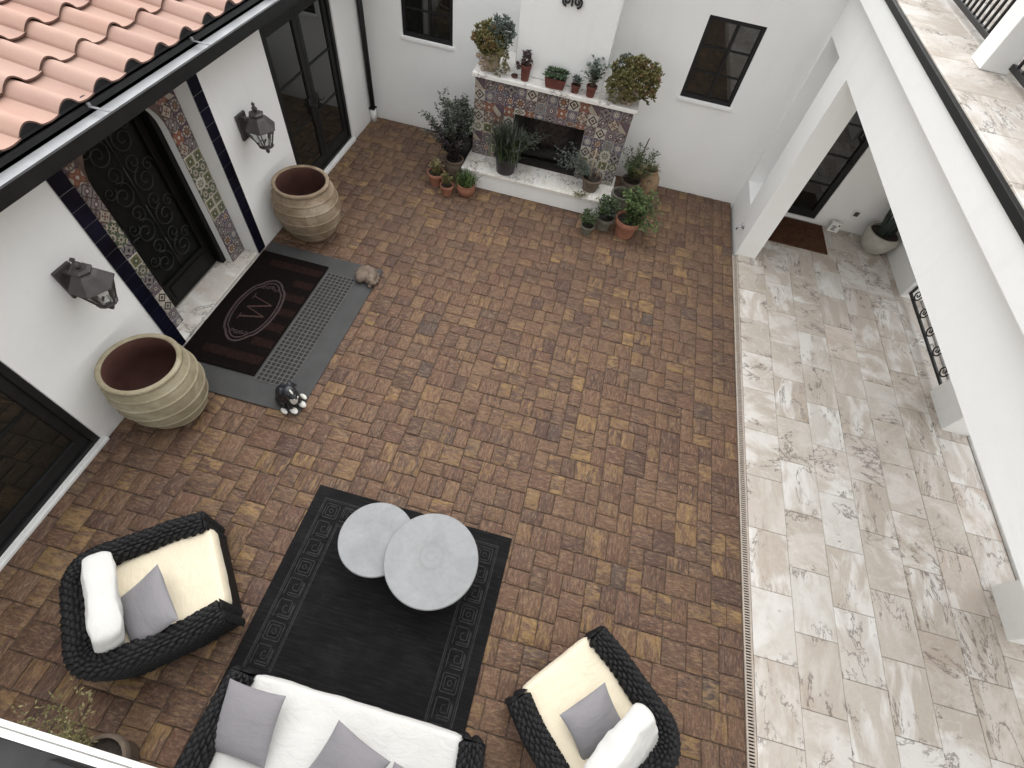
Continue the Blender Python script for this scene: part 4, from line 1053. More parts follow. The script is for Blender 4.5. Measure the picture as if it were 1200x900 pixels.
# --- on the hearth
t = pot('potted_spiky_plant', 'dark spiky-leaved plant in a black plastic pot on the hearth', (-1.31, 6.86, .30), .175, .27, BLKP, 'nursery', 'potted plant'); t.rotation_euler = (0, 0, 0)
blades(t, .22, 240, .70, .024, LEAF_DK, 51, .6, (-.16, .10), .07, rise=.9); blades(t, .22, 150, .50, .022, LEAF_MID, 52, .95, (-.05, .05), .07)
shrub(t, .22, .34, .50, 14, 40, .06, .018, LEAF_DK, 53, (.30, .06), sr=.004)
t = pot('potted_sticks', 'brown pot with two pale sticks and wispy grey foliage on the hearth', (.04, 6.93, .30), .155, .20, BROWNP, 'std', 'potted plant')
MB().tube([(-.03, 0, .16), (-.05, .02, .40), (-.04, .05, .62)], [.014, .012, .009], 7).build('stick', STEMP, t, smooth=True); MB().tube([(.05, .01, .16), (.08, .03, .36), (.08, .02, .50)], [.009, .008, .006], 6).build('stick', STEMP, t, smooth=True)
t.rotation_euler = (0, 0, 0)
shrub(t, .16, .26, .40, 18, 42, .042, .013, LEAF_GY, 55, (-.42, .10), sr=.003, droop=.2); shrub(t, .15, .18, .30, 10, 34, .038, .012, LEAF_GY, 56, (-.18, .06), sr=.003)
t = thing('fallen_sprig', 'small dead sprig hanging over the hearth front edge', 'sprig', (-.05, 6.68, .30))
shrub(t, .004, .12, .08, 9, 11, .05, .015, LEAF_OL, 57, (0, -.03), sr=.003)
# --- right of the hearth
t = pot('potted_herb', 'small leafy dark green plant in the smallest grey pot right of the hearth', (.16, 6.26, 0), .105, .15, GREYP, 'std', 'potted plant', 'plants clustered right of the hearth')
shrub(t, .13, .14, .24, 18, 34, .042, .024, LEAF_MID, 61, sr=.003)
t = pot('potted_herb', 'dense dark green bush in a grey pot touching the hearth front', (.39, 6.49, 0), .145, .20, GREYP, 'std', 'potted plant', 'plants clustered right of the hearth')
shrub(t, .17, .22, .32, 28, 44, .044, .026, LEAF_MID, 62, sr=.003); shrub(t, .17, .20, .28, 10, 34, .042, .024, LEAF_DK, 63, sr=.003)
t = pot('potted_plant', 'bright green leafy plant in a wide terracotta pot, front right of the hearth', (.73, 6.46, 0), .195, .28, TERRA, 'std', 'potted plant', 'plants clustered right of the hearth'); t.rotation_euler = (0, 0, 0)
shrub(t, .24, .30, .46, 22, 36, .068, .034, LEAF_GR, 64, (.12, .08), sr=.004, lo=.3); shrub(t, .24, .34, .28, 14, 30, .058, .026, LEAF_GR, 65, (.30, .0), sr=.004, droop=.35); shrub(t, .24, .26, .40, 10, 30, .06, .03, LEAF_MID, 165, (.10, .08), sr=.004, lo=.2)
t = pot('empty_pot', 'weathered grey-green pot with little growth behind the terracotta pot', (.57, 6.98, 0), .185, .34, GREYP, 'round', 'potted plant', 'plants clustered right of the hearth')
shrub(t, .29, .12, .16, 6, 16, .035, .018, LEAF_MID, 66, sr=.003)
t = pot('potted_shrub', 'wispy olive shrub with a tall bare stalk against the fireplace right side', (.66, 7.36, 0), .16, .36, BROWNP, 'std', 'potted plant', 'plants clustered right of the hearth'); t.rotation_euler = (0, 0, 0)
shrub(t, .31, .32, .54, 28, 56, .046, .018, LEAF_MID, 67, (.02, .0), sr=.004); shrub(t, .31, .30, .52, 12, 40, .044, .018, LEAF_OL, 68, sr=.004)
MB().tube([(0, 0, .3), (.02, .02, .7), (.05, .05, 1.0), (.06, .06, 1.02)], [.012, .011, .010, .006], 6).build('bare_stalk', STEM, t, smooth=True)
t = thing('pocket_pot', 'round tan clay strawberry pot with side holes near the back wall', 'plant pot', (.93, 7.55, 0), 0, 'plants clustered right of the hearth')
MB().lathe([(.11, 0), (.16, .10), (.19, .24), (.175, .36), (.12, .44), (.10, .47), (.115, .49), (.10, .50), (.085, .49), (.085, .42)], 28).build('pot', TANP, t, smooth=True)
for (q, zz) in ((-100, .27), (-60, .20), (-140, .22), (-85, .37), (-30, .30)):
    a = R(q); rr_ = .183 if zz < .3 else .162
    o = MB().lathe([(.036, -.012), (.034, .008), (.026, .010), (.024, -.004), (.0, -.006)], 12, cap0=False).build('pocket', BROWNP, t, smooth=True); o.location = (rr_*math.cos(a), rr_*math.sin(a), zz); o.rotation_euler = (R(80), 0, a+R(90))
shrub(t, .40, .16, .18, 8, 18, .036, .016, LEAF_OL, 69, sr=.003)
# --- on the mantel
MZ = 1.50
def face_planter(label, loc, seed, mats, rad, facez):
    t = thing('face_planter', label, 'planter', loc, 0, 'clay head planters on the mantel ends')
    def bumpy(v, q):
        n_ = mnoise.noise(v*9+Vector((seed, 0, 0))); d_ = Vector((v.x, v.y, 0)); return v+d_*(n_*.22)
    MB().lathe([(.085, 0), (.12, .05), (.13, .13), (.115, .20), (.125, .235), (.115, .24), (.105, .22)], 26, fn=bumpy).build('pot', FACEP, t, smooth=True)
    f = MB(); fx, fy = facez                                            # the face: brow, nose, cheeks, lips
    for (dx, dz, rr_, sx, sz) in ((0, .145, .040, 1.6, .55), (0, .105, .022, .7, 1.6), (-.035, .095, .03, 1, 1), (.035, .095, .03, 1, 1), (0, .052, .020, 1.7, .5), (0, .030, .026, 1.2, .8), (-.07, .19, .035, 1, 1), (.07, .19, .035, 1, 1), (0, .205, .04, 1.3, .8)):
        f.lathe([(0.0, -rr_*sz)]+[(rr_*math.cos(R(a)), rr_*sz*math.sin(R(a))) for a in range(-60, 61, 30)]+[(0.0, rr_*sz)], 10, (0, 0, 0), fn=lambda v, q, dx=dx, dz=dz, sx=sx: Vector((fx+dx+v.x*sx, fy+v.y*.75, dz+v.z)))
    f.build('face_relief', FACEP, t, smooth=True)
    return t
t = face_planter('clay head planter overflowing with blue-green and yellow succulents, left mantel end', (-1.76, 7.29, MZ), 3, None, .2, (-.08, -.12))
succ_mass(t, (-.02, .02, .34), .23, 190, LEAF_OL, 71, (.055, .09), sq=(1.05, .9, .85)); succ_mass(t, (.12, .04, .44), .18, 100, LEAF_GY, 72, (.05, .085), 'upper_foliage', (1, .9, 1.0))
succ_mass(t, (-.06, -.03, .33), .21, 36, LEAF_RU, 171, (.05, .08), 'rust_foliage'); succ_mass(t, (.12, -.10, .15), .16, 130, LEAF_YL, 73, (.028, .05), 'trailing_foliage', (1.05, .75, 1.25), zmin=-.05)
o = pot('clay_dish', 'tiny round clay dish lying on the mantel beside the dark red pot', (-1.385, 7.22, MZ+.001), .05, .03, TERRD, 'bowl', 'dish')
t = pot('potted_succulent', 'reddish trailing succulent in a tall dark red pot on the mantel', (-1.235, 7.21, MZ), .075, .20, TERRD, 'std', 'potted plant', 'small pots on the mantel'); t.rotation_euler = (0, 0, 0)
succ_mass(t, (0, 0, .27), .075, 34, LEAF_RD, 74, (.035, .055), sq=(1, 1, 1.3)); succ_mass(t, (-.10, -.02, .17), .04, 12, LEAF_RD, 75, (.03, .045), 'trailing_foliage')
t = thing('succulent_trough', 'clay trough of green rosette succulents at the middle of the mantel', 'potted plant', (-.80, 7.20, MZ), R(2), 'small pots on the mantel')
mb = MB(); mb.add([(-.12, -.055, 0), (.12, -.055, 0), (.12, .055, 0), (-.12, .055, 0), (-.15, -.075, .13), (.15, -.075, .13), (.15, .075, .13), (-.15, .075, .13), (-.135, -.06, .13), (.135, -.06, .13), (.135, .06, .13), (-.135, .06, .13), (-.13, -.055, .105), (.13, -.055, .105), (.13, .055, .105), (-.13, .055, .105)],
   [(3, 2, 1, 0)]+[(i, (i+1) % 4, 4+(i+1) % 4, 4+i) for i in range(4)]+[(4+i, 4+(i+1) % 4, 8+(i+1) % 4, 8+i) for i in range(4)]+[(8+i, 8+(i+1) % 4, 12+(i+1) % 4, 12+i) for i in range(4)]); mb.build('trough', TERRD, t, bevel=.004)
MB().box(-.129, .129, -.054, .054, .09, .108).build('soil', SOIL, t)
mb = MB()
for k in range(14): rosette(mb, (-.13+k*.02, (-.04, .03, .0)[k % 3], .14+(k % 3)*.035), .10-.012*(k % 3), 14, k, .35)
mb.build('foliage', m_attrleaf('rosette_green', (.035, .06, .03), (.10, .145, .08), (.20, .25, .15)), t, attr=True, kind='stuff')
t = pot('potted_succulent', 'tiny grey rosette in the smallest clay pot on the mantel', (-.51, 7.20, MZ), .068, .10, TERRD, 'std', 'potted plant', 'small pots on the mantel')
mb = MB(); [rosette(mb, (math.cos(k*1.9)*.03, math.sin(k*1.9)*.03, .11+.014*k), .075, 12, k+20, .3) for k in range(6)]; mb.build('foliage', LEAF_GY, t, attr=True, kind='stuff')
t = pot('potted_succulent', 'upright grey-leaved plant in a small clay pot on the mantel right of centre', (-.29, 7.19, MZ), .075, .14, TERRD, 'std', 'potted plant', 'small pots on the mantel')
shrub(t, .11, .14, .34, 9, 16, .07, .042, LEAF_GY, 76, sr=.005, lo=.35); shrub(t, .11, .12, .24, 5, 14, .06, .036, LEAF_MID, 176, sr=.005, lo=.35)
t = face_planter('clay head planter under a wide olive succulent mound, right mantel end', (.20, 7.27, MZ), 8, None, .2, (.06, -.125))
succ_mass(t, (.06, .02, .27), .30, 300, LEAF_OL, 77, (.055, .09), sq=(1.15, .9, .9)); succ_mass(t, (.14, .0, .30), .27, 60, LEAF_RU, 177, (.05, .08), 'rust_foliage', (.95, .95, .8)); succ_mass(t, (-.13, -.09, .15), .18, 140, LEAF_YL, 78, (.028, .05), 'trailing_foliage', (.95, .7, 1.2), zmin=-.05); succ_mass(t, (-.12, .08, .40), .15, 36, LEAF_GY, 79, (.04, .065), 'upper_foliage')

# --- snake plant at the walkway end
t = pot('potted_snake_plant', 'stone coloured bowl planter with dark snake plant in the walkway corner', (4.80, 7.66, 0), .27, .34, STONEP, 'bowl', 'potted plant')
rr = random.Random(4)
for k in range(11):
    q = k*2.4; b = Vector((math.cos(q)*.09, math.sin(q)*.09, .30)); l = rr.uniform(.42, .72); out = Vector((math.cos(q)*rr.uniform(.05, .3), math.sin(q)*rr.uniform(.05, .3), 1)); s_ = Vector((-math.sin(q+.5), math.cos(q+.5), 0)); vs = []
    for i in range(6):
        u = i/5; w_ = .032*(1-u**3)*(.7+.5*math.sin(math.pi*u)); p_ = b+out*l*u+Vector((0, 0, 0)); vs += [p_-s_*w_, p_+s_*w_, p_+Vector((math.cos(q), math.sin(q), 0))*(-.008)]
    MB().add(vs, [f for i in range(5) for f in ((3*i, 3*i+2, 3*i+5, 3*i+3), (3*i+2, 3*i+1, 3*i+4, 3*i+5), (3*i+1, 3*i, 3*i+3, 3*i+4))]).build('leaf', SNAKE, t)
# --- pot by the near ledge
t = pot('potted_wildflower', 'clay pot with thin straggly weeds beside the white ledge, bottom-left corner', (-2.19, -.90, 0), .18, .30, BROWNP, 'std', 'potted plant')
t.rotation_euler = (0, 0, 0)
shrub(t, .25, .32, .62, 20, 34, .034, .012, LEAF_OL, 81, (-.24, .16), sr=.0035, lo=.25); shrub(t, .25, .30, .6, 9, 22, .030, .014, LEAF_YL, 82, (-.18, .16), sr=.003, lo=.4)

# ================================================================== entrance mats and figurines
t = thing('entrance_mat', 'large grey rubber mat with black grid panel in front of the doorstep', 'mat', (-3.2, 3.25, 0))
MB().box(-3.95, -2.36, 2.07, 4.42, .003, .014).build('rubber_base', RUBG, t, world=True, bevel=.003)
MB().box(-3.0, -2.62, 2.35, 4.13, .0145, .016).build('grid_bed', RUBK, t, world=True)
mb = MB(); n = 33
for k in range(n+1):
    y = 2.35+k*(1.78/n); mb.box(-3.0, -2.62, y-.005, y+.005, .0162, .0212)
for k in range(8):
    x = -3.0+k*(.38/7); mb.box(x-.005, x+.005, 2.345, 4.135, .0166, .0208)
mb.build('grid', BONE, t, world=True, kind='stuff')
t = thing('coir_doormat', 'dark brown striped doormat with an oval W emblem on the grey rubber mat', 'doormat', (-3.5, 3.3, .015))
MB().box(-3.94, -3.03, 2.38, 4.22, .0155, .033).build('mat_body', COIRD, t, world=True, bevel=.006)
for k in range(7):
    y = 2.52+k*.245
    MB().box(-3.30 if 2.75 < y < 3.8 else -3.75, -3.05, y, y+.115, .0335, .0350).build('stripe', COIRB, t, world=True)
EC = (-3.51, 3.25)
def cart(k, a, b):                                   # cartouche: ellipse with stepped ends
    q = 2*math.pi*k/72; y = b*math.sin(q); x = a*math.cos(q)
    s_ = abs(math.sin(q)); pin = .82 if s_ > .80 else 1.0 if s_ < .72 else 1-.18*(s_-.72)/.08
    return (EC[0]+x*pin*(1.0 if s_ < .8 else 1.05), EC[1]+y, .036)
mb = MB(); mb.add([cart(k, .245, .47) for k in range(72)], [tuple(range(72))]); mb.v = [(x, y, .0362) for x, y, z in mb.v]; mb.build('emblem_field', COIRD, t, world=True)
for a, b, r in ((.262, .505, .014), (.225, .455, .009)):
    mb = MB(); mb.tube([cart(k, a, b) for k in range(73)], r, 6, cap=False); mb.v = [(x, y, .037+(z-.036)*.25) for x, y, z in mb.v]; mb.build('emblem_ring', COIRR, t, world=True)
mb = MB()
Wp = [(-3.63, 3.10), (-3.36, 3.17), (-3.62, 3.26), (-3.36, 3.36), (-3.63, 3.44)]
for i in range(4):
    thick = .013 if i in (0, 2) else .008
    mb.tube([(*Wp[i], .038), (*Wp[i+1], .038)], thick, 5)
for i in (0, 4): mb.tube([(Wp[i][0], Wp[i][1]-.05, .038), (Wp[i][0], Wp[i][1]+.05, .038)], .006, 5)
mb.v = [(x, y, .038+(z-.038)*.25) for x, y, z in mb.v]; mb.build('letter_w', plain('letter_coir', (.055, .033, .030), .95, .3, 40, .9, 350, spec=.1), t, world=True)
for s_ in (-1, 1):
    mb = MB()
    for k in range(-2, 3):
        mb.tube([(EC[0]+q[1]+k*.042, EC[1]+s_*.385+q[2]*1.0, .038) for q in spiral((0, -s_*abs(k)*.012), .03, 1.2, R(90*k), 1, 12, x=0)], .005, 4)
    mb.v = [(x, y, .038+(z-.038)*.25) for x, y, z in mb.v]; mb.build('emblem_flourish', COIRR, t, world=True)

def blob(mb, c, r, rnd=0, n=12, rot=None):
    """ellipsoid c, radii r"""
    vs = []; m = 8
    for i in range(m+1):
        a = math.pi*i/m
        for k in range(n):
            q = 2*math.pi*k/n; v = Vector((r[0]*math.sin(a)*math.cos(q), r[1]*math.sin(a)*math.sin(q), -r[2]*math.cos(a)))
            if rot is not None: v = rot @ v
            vs.append(Vector(c)+v)
    mb.add(vs, [(i*n+k, i*n+(k+1) % n, (i+1)*n+(k+1) % n, (i+1)*n+k) for i in range(m) for k in range(n)], rnd)
def remesh_obj(o, vox, smooth_it=6):
    q = o.modifiers.new('remesh', 'REMESH'); q.mode = 'VOXEL'; q.voxel_size = vox; q.use_smooth_shade = True
    q = o.modifiers.new('smooth', 'SMOOTH'); q.iterations = smooth_it; q.factor = .5
# black and white dog figurine, seated, head up
t = thing('dog_figurine', 'small black and white dog figurine sitting on the grey mat corner', 'figurine', (-2.50, 2.20, .015), R(-25)); t.scale = (1.45, 1.45, 1.45)
mb = MB()
blob(mb, (-.035, 0, .075), (.085, .065, .075)); blob(mb, (.025, 0, .11), (.06, .055, .085)); blob(mb, (.05, 0, .165), (.042, .04, .05)); blob(mb, (.06, 0, .215), (.056, .052, .05)); blob(mb, (.105, 0, .20), (.034, .030, .024))
for s_ in (-1, 1):
    blob(mb, (-.03, s_*.055, .04), (.06, .028, .042)); blob(mb, (.035, s_*.052, .225), (.018, .012, .045), rot=Euler((s_*.5, -.3, 0)).to_matrix()); blob(mb, (.06, s_*.035, .065), (.022, .02, .065))
blob(mb, (-.12, .02, .02), (.05, .014, .014))
remesh_obj(mb.build('body', DOGB, t), .0055, 5)
mb = MB()
for s_ in (-1, 1): blob(mb, (.085, s_*.037, .017), (.036, .024, .017)); blob(mb, (.035, s_*.085, .014), (.034, .018, .014))
mb.build('paw', DOGW, t, smooth=True)
mb = MB(); blob(mb, (.072, 0, .12), (.026, .030, .062)); blob(mb, (.122, 0, .192), (.020, .025, .015)); blob(mb, (.092, 0, .240), (.026, .009, .016), rot=Euler((0, .5, 0)).to_matrix()); mb.build('white_marking', DOGW, t, smooth=True)
mb = MB()
for s_ in (-1, 1): blob(mb, (.100, s_*.026, .228), (.008, .008, .008))
blob(mb, (.140, 0, .203), (.008, .010, .007)); mb.build('eye_and_nose', IRON, t, smooth=True)
# curled stone cat
t = thing('sleeping_animal_figurine', 'small brown carved stone animal curled up on the grey mat far corner', 'figurine', (-2.50, 4.20, .015), R(20))
mb = MB()
for k in range(9):
    q = R(-60+k*34); rr_ = .085; sz = .070-.004*abs(k-4); blob(mb, (rr_*math.cos(q), rr_*1.15*math.sin(q), .055), (sz, sz, .058+.004*(4-abs(k-4))))
blob(mb, (0, 0, .05), (.09, .1, .05)); blob(mb, (.075, -.125, .065), (.052, .048, .045)); blob(mb, (.115, -.135, .05), (.028, .026, .022))
for s_ in (-1, 1): blob(mb, (.06, -.125+s_*.034, .108), (.012, .014, .022))
for k in range(6): q = R(-70+k*22); blob(mb, (.155*math.cos(q), .16*math.sin(q), .022), (.026, .03, .02))
remesh_obj(mb.build('body', STONEC, t), .0075, 4)

# ================================================================== rug and furniture
t = thing('outdoor_rug', 'charcoal rug with greek key border under the two round tables', 'rug', (-.8, .4, 0))
RX0, RX1, RY0, RY1 = -1.79, .18, -1.25, 1.425
MB().box(RX0, RX1, RY0, RY1, .002, .0115).build('rug_field', RUGM, t, world=True, bevel=.003)
mb = MB(); z0_, z1_ = .0116, .0132
def bar(x0, x1, y0, y1): mb.box(min(x0, x1), max(x0, x1), min(y0, y1), max(y0, y1), z0_, z1_)
def frame_rect(i, w_):
    bar(RX0+i, RX1-i, RY1-i-w_, RY1-i); bar(RX0+i, RX1-i, RY0+i, RY0+i+w_); bar(RX0+i, RX0+i+w_, RY0+i+w_, RY1-i-w_); bar(RX1-i-w_, RX1-i, RY0+i+w_, RY1-i-w_)
for i, w_ in ((.105, .010), (.122, .006), (.315, .006), (.328, .010)): frame_rect(i, w_)
LW = .009
def motif(cx, cy, kind, M_):
    """one border motif about (cx, cy), 0.15 across; M_ maps along/across to x/y"""
    def seg(a0, a1, c0, c1):
        if M_ == 'y': bar(cx+c0, cx+c1, cy+a0, cy+a1)
        else: bar(cx+a0, cx+a1, cy+c0, cy+c1)
    if kind == 0:
        for s_ in (.072, .050, .022):
            seg(-s_, s_, -s_, -s_+LW); seg(-s_, s_, s_-LW, s_); seg(-s_, -s_+LW, -s_, s_); seg(s_-LW, s_, -s_, s_)
    else:
        s_ = .074
        for (a0, a1, c0, c1) in ((-s_, s_, -s_, -s_+LW), (s_-LW, s_, -s_, .045), (-.03, s_, .036, .045), (-.03, -.021, -.02, .045), (-.03, .03, -.02, -.011), (.021, .03, -.02, .012), (-s_, -s_+LW, -.045, s_), (-s_, .045, s_-LW, s_), (-s_, -.046, -.045, -.036), (-.055, -.046, -.045, .055), (-.055, .055, .055, .064)):
            seg(a0, a1, c0, c1)
per = .178; k = 0
y = RY1-.218
while y > RY0+.2:
    for cx in (RX0+.218, RX1-.218): motif(cx, y, 0 if k % 3 == 0 else 1, 'y')
    y -= per; k += 1
x = RX0+.218+per; k = 1
while x < RX1-.30:
    motif(x, RY1-.218, 0 if k % 3 == 0 else 1, 'x'); motif(x, RY0+.218, 0 if k % 3 == 0 else 1, 'x'); x += per; k += 1
mb.build('key_border', RUGP, t, world=True, kind='stuff')

def round_table(label, x, y, r, h, mat):
    t = thing('coffee_table', label, 'table', (x, y, .014), 0, 'round nesting coffee tables')
    h -= .014
    o = MB().lathe([(0, h-.045), (r-.02, h-.045), (r-.006, h-.038), (r, h-.022), (r, h-.008), (r-.006, h), (0, h)], 64).build('table_top', mat, t, smooth=True); o.data.set_sharp_from_angle(angle=R(30))
    MB().lathe([(r*.62, 0), (r*.62, .02), (r*.42, h*.3), (r*.34, h*.6), (r*.45, h-.045)], 40).build('pedestal', CONC, t, smooth=True)
    return t
round_table('smaller, lower round grey concrete coffee table tucked under the larger one', -.985, 1.0, .325, .36, CONC)
round_table('larger, taller round grey concrete coffee table with a ring stain', -.455, .935, .395, .47, CONCR)

def cushion_mesh(w_, d_, h_, puff=.25, n=14, seed=0, pinch=0., round_=.04, wrinkle=.004, power=5.):
    """soft cushion, centre at origin, w x d x h; pinch > 0 makes a knife-edge throw pillow, else a soft rounded block"""
    mb = MB(); vs = []; fs = []
    if pinch:
        def pt(u, v, s_):
            f = max(0, (1-abs(u)**2.6)*(1-abs(v)**2.6)); th = h_/2*(f**.55)
            x = w_/2*u*(1-pinch*(1-v*v)*.5*abs(u)**2); y = d_/2*v*(1-pinch*(1-u*u)*.5*abs(v)**2)
            nz = mnoise.noise(Vector((x*7+seed*3.1, y*7, s_*2+seed)))*wrinkle+mnoise.noise(Vector((x*22+seed, y*18, s_)))*wrinkle*.35
            return Vector((x, y, s_*th+nz*(1 if f > .05 else 0)))
        for s_ in (1, -1):
            for i in range(n+1):
                for j in range(n+1):
                    vs.append(pt(math.sin((i/n*2-1)*math.pi/2), math.sin((j/n*2-1)*math.pi/2), s_))
        q = (n+1)*(n+1)
        for i in range(n):
            for j in range(n):
                a = i*(n+1)+j; fs += [(a, a+n+1, a+n+2, a+1), (q+a, q+a+1, q+a+n+2, q+a+n+1)]
        return mb.add(vs, fs)
    idx = {}
    def vert(c):
        k = tuple(round(x, 4) for x in c)
        if k in idx: return idx[k]
        x, y, z = c; l = (abs(x)**power+abs(y)**power+abs(z)**3.0)**(1/power)
        X, Y, Z = x/l, y/l, z/l
        bul = 1+puff*(1-X*X)*(1-Y*Y)
        p = Vector((X*w_/2, Y*d_/2, Z*h_/2*bul))
        sag = mnoise.noise(Vector((p.x*5+seed*3.1, p.y*5, p.z*3+seed)))*wrinkle+mnoise.noise(Vector((p.x*16+seed, p.y*14, p.z*8)))*wrinkle*.45
        p += Vector((X*.3, Y*.3, Z)).normalized()*sag
        idx[k] = len(vs); vs.append(p); return idx[k]
    g_ = [math.tan((i/n*2-1)*math.pi/4) for i in range(n+1)]
    for ax in range(3):
        for sg in (-1, 1):
            for i in range(n):
                for j in range(n):
                    cs = []
                    for (u, v) in ((g_[i], g_[j]), (g_[i+1], g_[j]), (g_[i+1], g_[j+1]), (g_[i], g_[j+1])):
                        c = [0, 0, 0]; c[ax] = sg; c[(ax+1) % 3] = u; c[(ax+2) % 3] = v; cs.append(vert(c))
                    fs.append(tuple(cs if sg > 0 else cs[::-1]))
    return mb.add(vs, fs)

def woven_seat(t, W_, D_, T=.165, rc=.27, ha=.53, hb=.60, seed=0):
    """rope woven shell (arms and back in one U), core, front panel; +Y is the front"""
    # outer plan line: front-left, down the left arm, round the back, up the right arm
    path = []; st = .02
    def arc(cx, cy, a0, a1, r, n): return [(cx+r*math.cos(R(a0+(a1-a0)*k/n)), cy+r*math.sin(R(a0+(a1-a0)*k/n))) for k in range(n+1)]
    a = W_/2; f = D_/2
    path = [(-a+.03, f), (-a, f-.25), (-a, -f+rc)]+arc(-a+rc, -f+rc, 180, 270, rc, 10)[1:]+arc(a-rc, -f+rc, 270, 360, rc, 10)+[(a, f-.25), (a-.03, f)]
    P = [Vector((x, y)) for x, y in path]; cum = [0]
    for i in range(1, len(P)): cum.append(cum[-1]+(P[i]-P[i-1]).length)
    Ltot = cum[-1]
    def at(s):
        s = min(max(s, 0), Ltot-1e-6); i = max(k for k in range(len(cum)-1) if cum[k] <= s); u = (s-cum[i])/(cum[i+1]-cum[i]+1e-9)
        return P[i].lerp(P[i+1], u)
    def nrm(s):
        d_ = at(min(s+.05, Ltot-1e-4))-at(max(s-.05, 0)); d_.normalize(); return Vector((-d_.y, d_.x))*-1        # outward (path runs left side down then counter-clockwise)
    def hgt(s):
        e = min(s, Ltot-s); u = min(1, max(0, (e-.25)/(D_*.75))); u = u*u*(3-2*u); return ha+(hb-ha)*u
    R_ = T/2
    def sec(q, h):         # q 0..1 : outer foot -> over the top -> inner foot; returns (offset outward, z)
        l1 = h-R_-.05; l2 = math.pi*R_; l3 = h-R_-.22; L = l1+l2+l3; d_ = q*L
        if d_ < l1: u = d_/l1; return (-.045*(1-u)**1.5, .05+d_)
        if d_ < l1+l2: a_ = (d_-l1)/R_; return (-R_+R_*math.cos(a_), h-R_+R_*math.sin(a_))
        return (-T, h-R_-(d_-l1-l2))
    def S(s, q, lift=0.):
        n_ = nrm(s); p = at(s); o_, z = sec(q, hgt(s)); o2, z2 = sec(min(1, q+.01), hgt(s)); o1, z1 = sec(max(0, q-.01), hgt(s))
        to, tz = o2-o1, z2-z1; l = math.hypot(to, tz) or 1; no, nz = tz/l, -to/l
        return Vector((p.x+n_.x*(o_+no*lift), p.y+n_.y*(o_+no*lift), z+nz*lift))
    core = MB(); ns, nq = 60, 18; vs = [S(Ltot*i/ns, j/nq, -.012) for i in range(ns+1) for j in range(nq+1)]
    core.add(vs, [(i*(nq+1)+j, i*(nq+1)+j+1, (i+1)*(nq+1)+j+1, (i+1)*(nq+1)+j) for i in range(ns) for j in range(nq)])
    for i in (0, ns): core.add([vs[i*(nq+1)+j] for j in range(nq+1)], [tuple(range(nq+1))])
    core.box(-a+T*.6, a-T*.6, -f+T*.6, f-.03, .06, .255)
    core.build('shell_core', CORE, t, smooth=False)
    rr = random.Random(seed); mb = MB()
    def lump(fn, amp):
        n = 4; vs = []
        for i in range(n):
            for j in range(n):
                u, v = i/(n-1), j/(n-1); e = min(u, 1-u, v, 1-v); vs.append(fn(u, v, amp if e > .1 else -.010))
        mb.add(vs, [(i*n+j, i*n+j+1, (i+1)*n+j+1, (i+1)*n+j) for i in range(n-1) for j in range(n-1)])
    hm = (ha+hb)/2; arcl = 2*hm-2*R_-.27+math.pi*R_; nrow = int(arcl/.031); ls = .058
    nl = int(Ltot/ls)
    for j in range(nrow):
        off = .5*(j % 2)
        for i in range(-1, nl+1):
            s0 = (i+off)/nl*Ltot; s1 = s0+Ltot/nl; 
            if s1 < .01 or s0 > Ltot-.01: continue
            s0, s1 = max(0, s0), min(Ltot, s1); jj = rr.uniform(-.05, .05); am = .014*rr.uniform(.75, 1.25)
            lump(lambda u, v, z: S(s0+(s1-s0)*(u*1.06-.03), min(1, max(0, (j+v*1.10-.05+.12*math.sin(u*3.14)*(1 if i % 2 else -1))/nrow)), z), am)
    # arm fronts and the front apron
    for sx in (-1, 1):
        for j in range(9):
            z0, z1 = .06+j*(ha-.08)/9, .06+(j+1)*(ha-.08)/9
            for i in range(2):
                x0 = sx*(a-.03-T+i*T/2); x1 = sx*(a-.03-T+(i+1)*T/2)
                lump(lambda u, v, z: Vector((x0+(x1-x0)*u, f+.008+z, z0+(z1-z0)*v)), .014)
    o = mb.build('rope_weave', ROPE, t, smooth=True, kind='stuff')
    fr = MB(); fr.box(-a+T*.9, a-T*.9, f-.03, f+.012, .05, .262); fr.build('front_apron', ROPE, t, bevel=.008)
    for sx in (-1, 1):
        for sy in (-1, 1):
            MB().lathe([(.022, 0), (.026, .06), (.0, .06)], 10, (sx*(a-.16), sy*(f-.16), 0)).build('foot', BLACKM, t)
    return T

def piping(o, w_, d_, z, power, mat):
    pts = []
    for k in range(65):
        q = 2*math.pi*k/64; c, s_ = math.cos(q), math.sin(q); l = (abs(c)**power+abs(s_)**power)**(1/power); pts.append((c/l*w_/2*1.002, s_/l*d_/2*1.002, z+mnoise.noise(Vector((c*3, s_*3, w_)))*.006))
    return MB().tube(pts, .0055, 6, cap=False).build('piping', mat, o, smooth=True)
def put(mb, name, mat, t, loc, rot): o = mb.build(name, mat, t, smooth=True); o.location = loc; o.rotation_euler = rot; return o
def loose(mb, name, mat, label, t, loc, rot):
    """a pillow lying on furniture t: a thing of its own, placed by t's frame"""
    o = mb.build(name, mat, None, smooth=True); M4 = Matrix.Translation(t.location) @ t.rotation_euler.to_matrix().to_4x4() @ Matrix.Translation(loc) @ Euler(rot).to_matrix().to_4x4()
    o.location = M4.translation; o.rotation_euler = M4.to_euler(); tag(o, label, 'pillow', 'grey throw pillows' if 'grey' in label else 'white back cushions'); return o
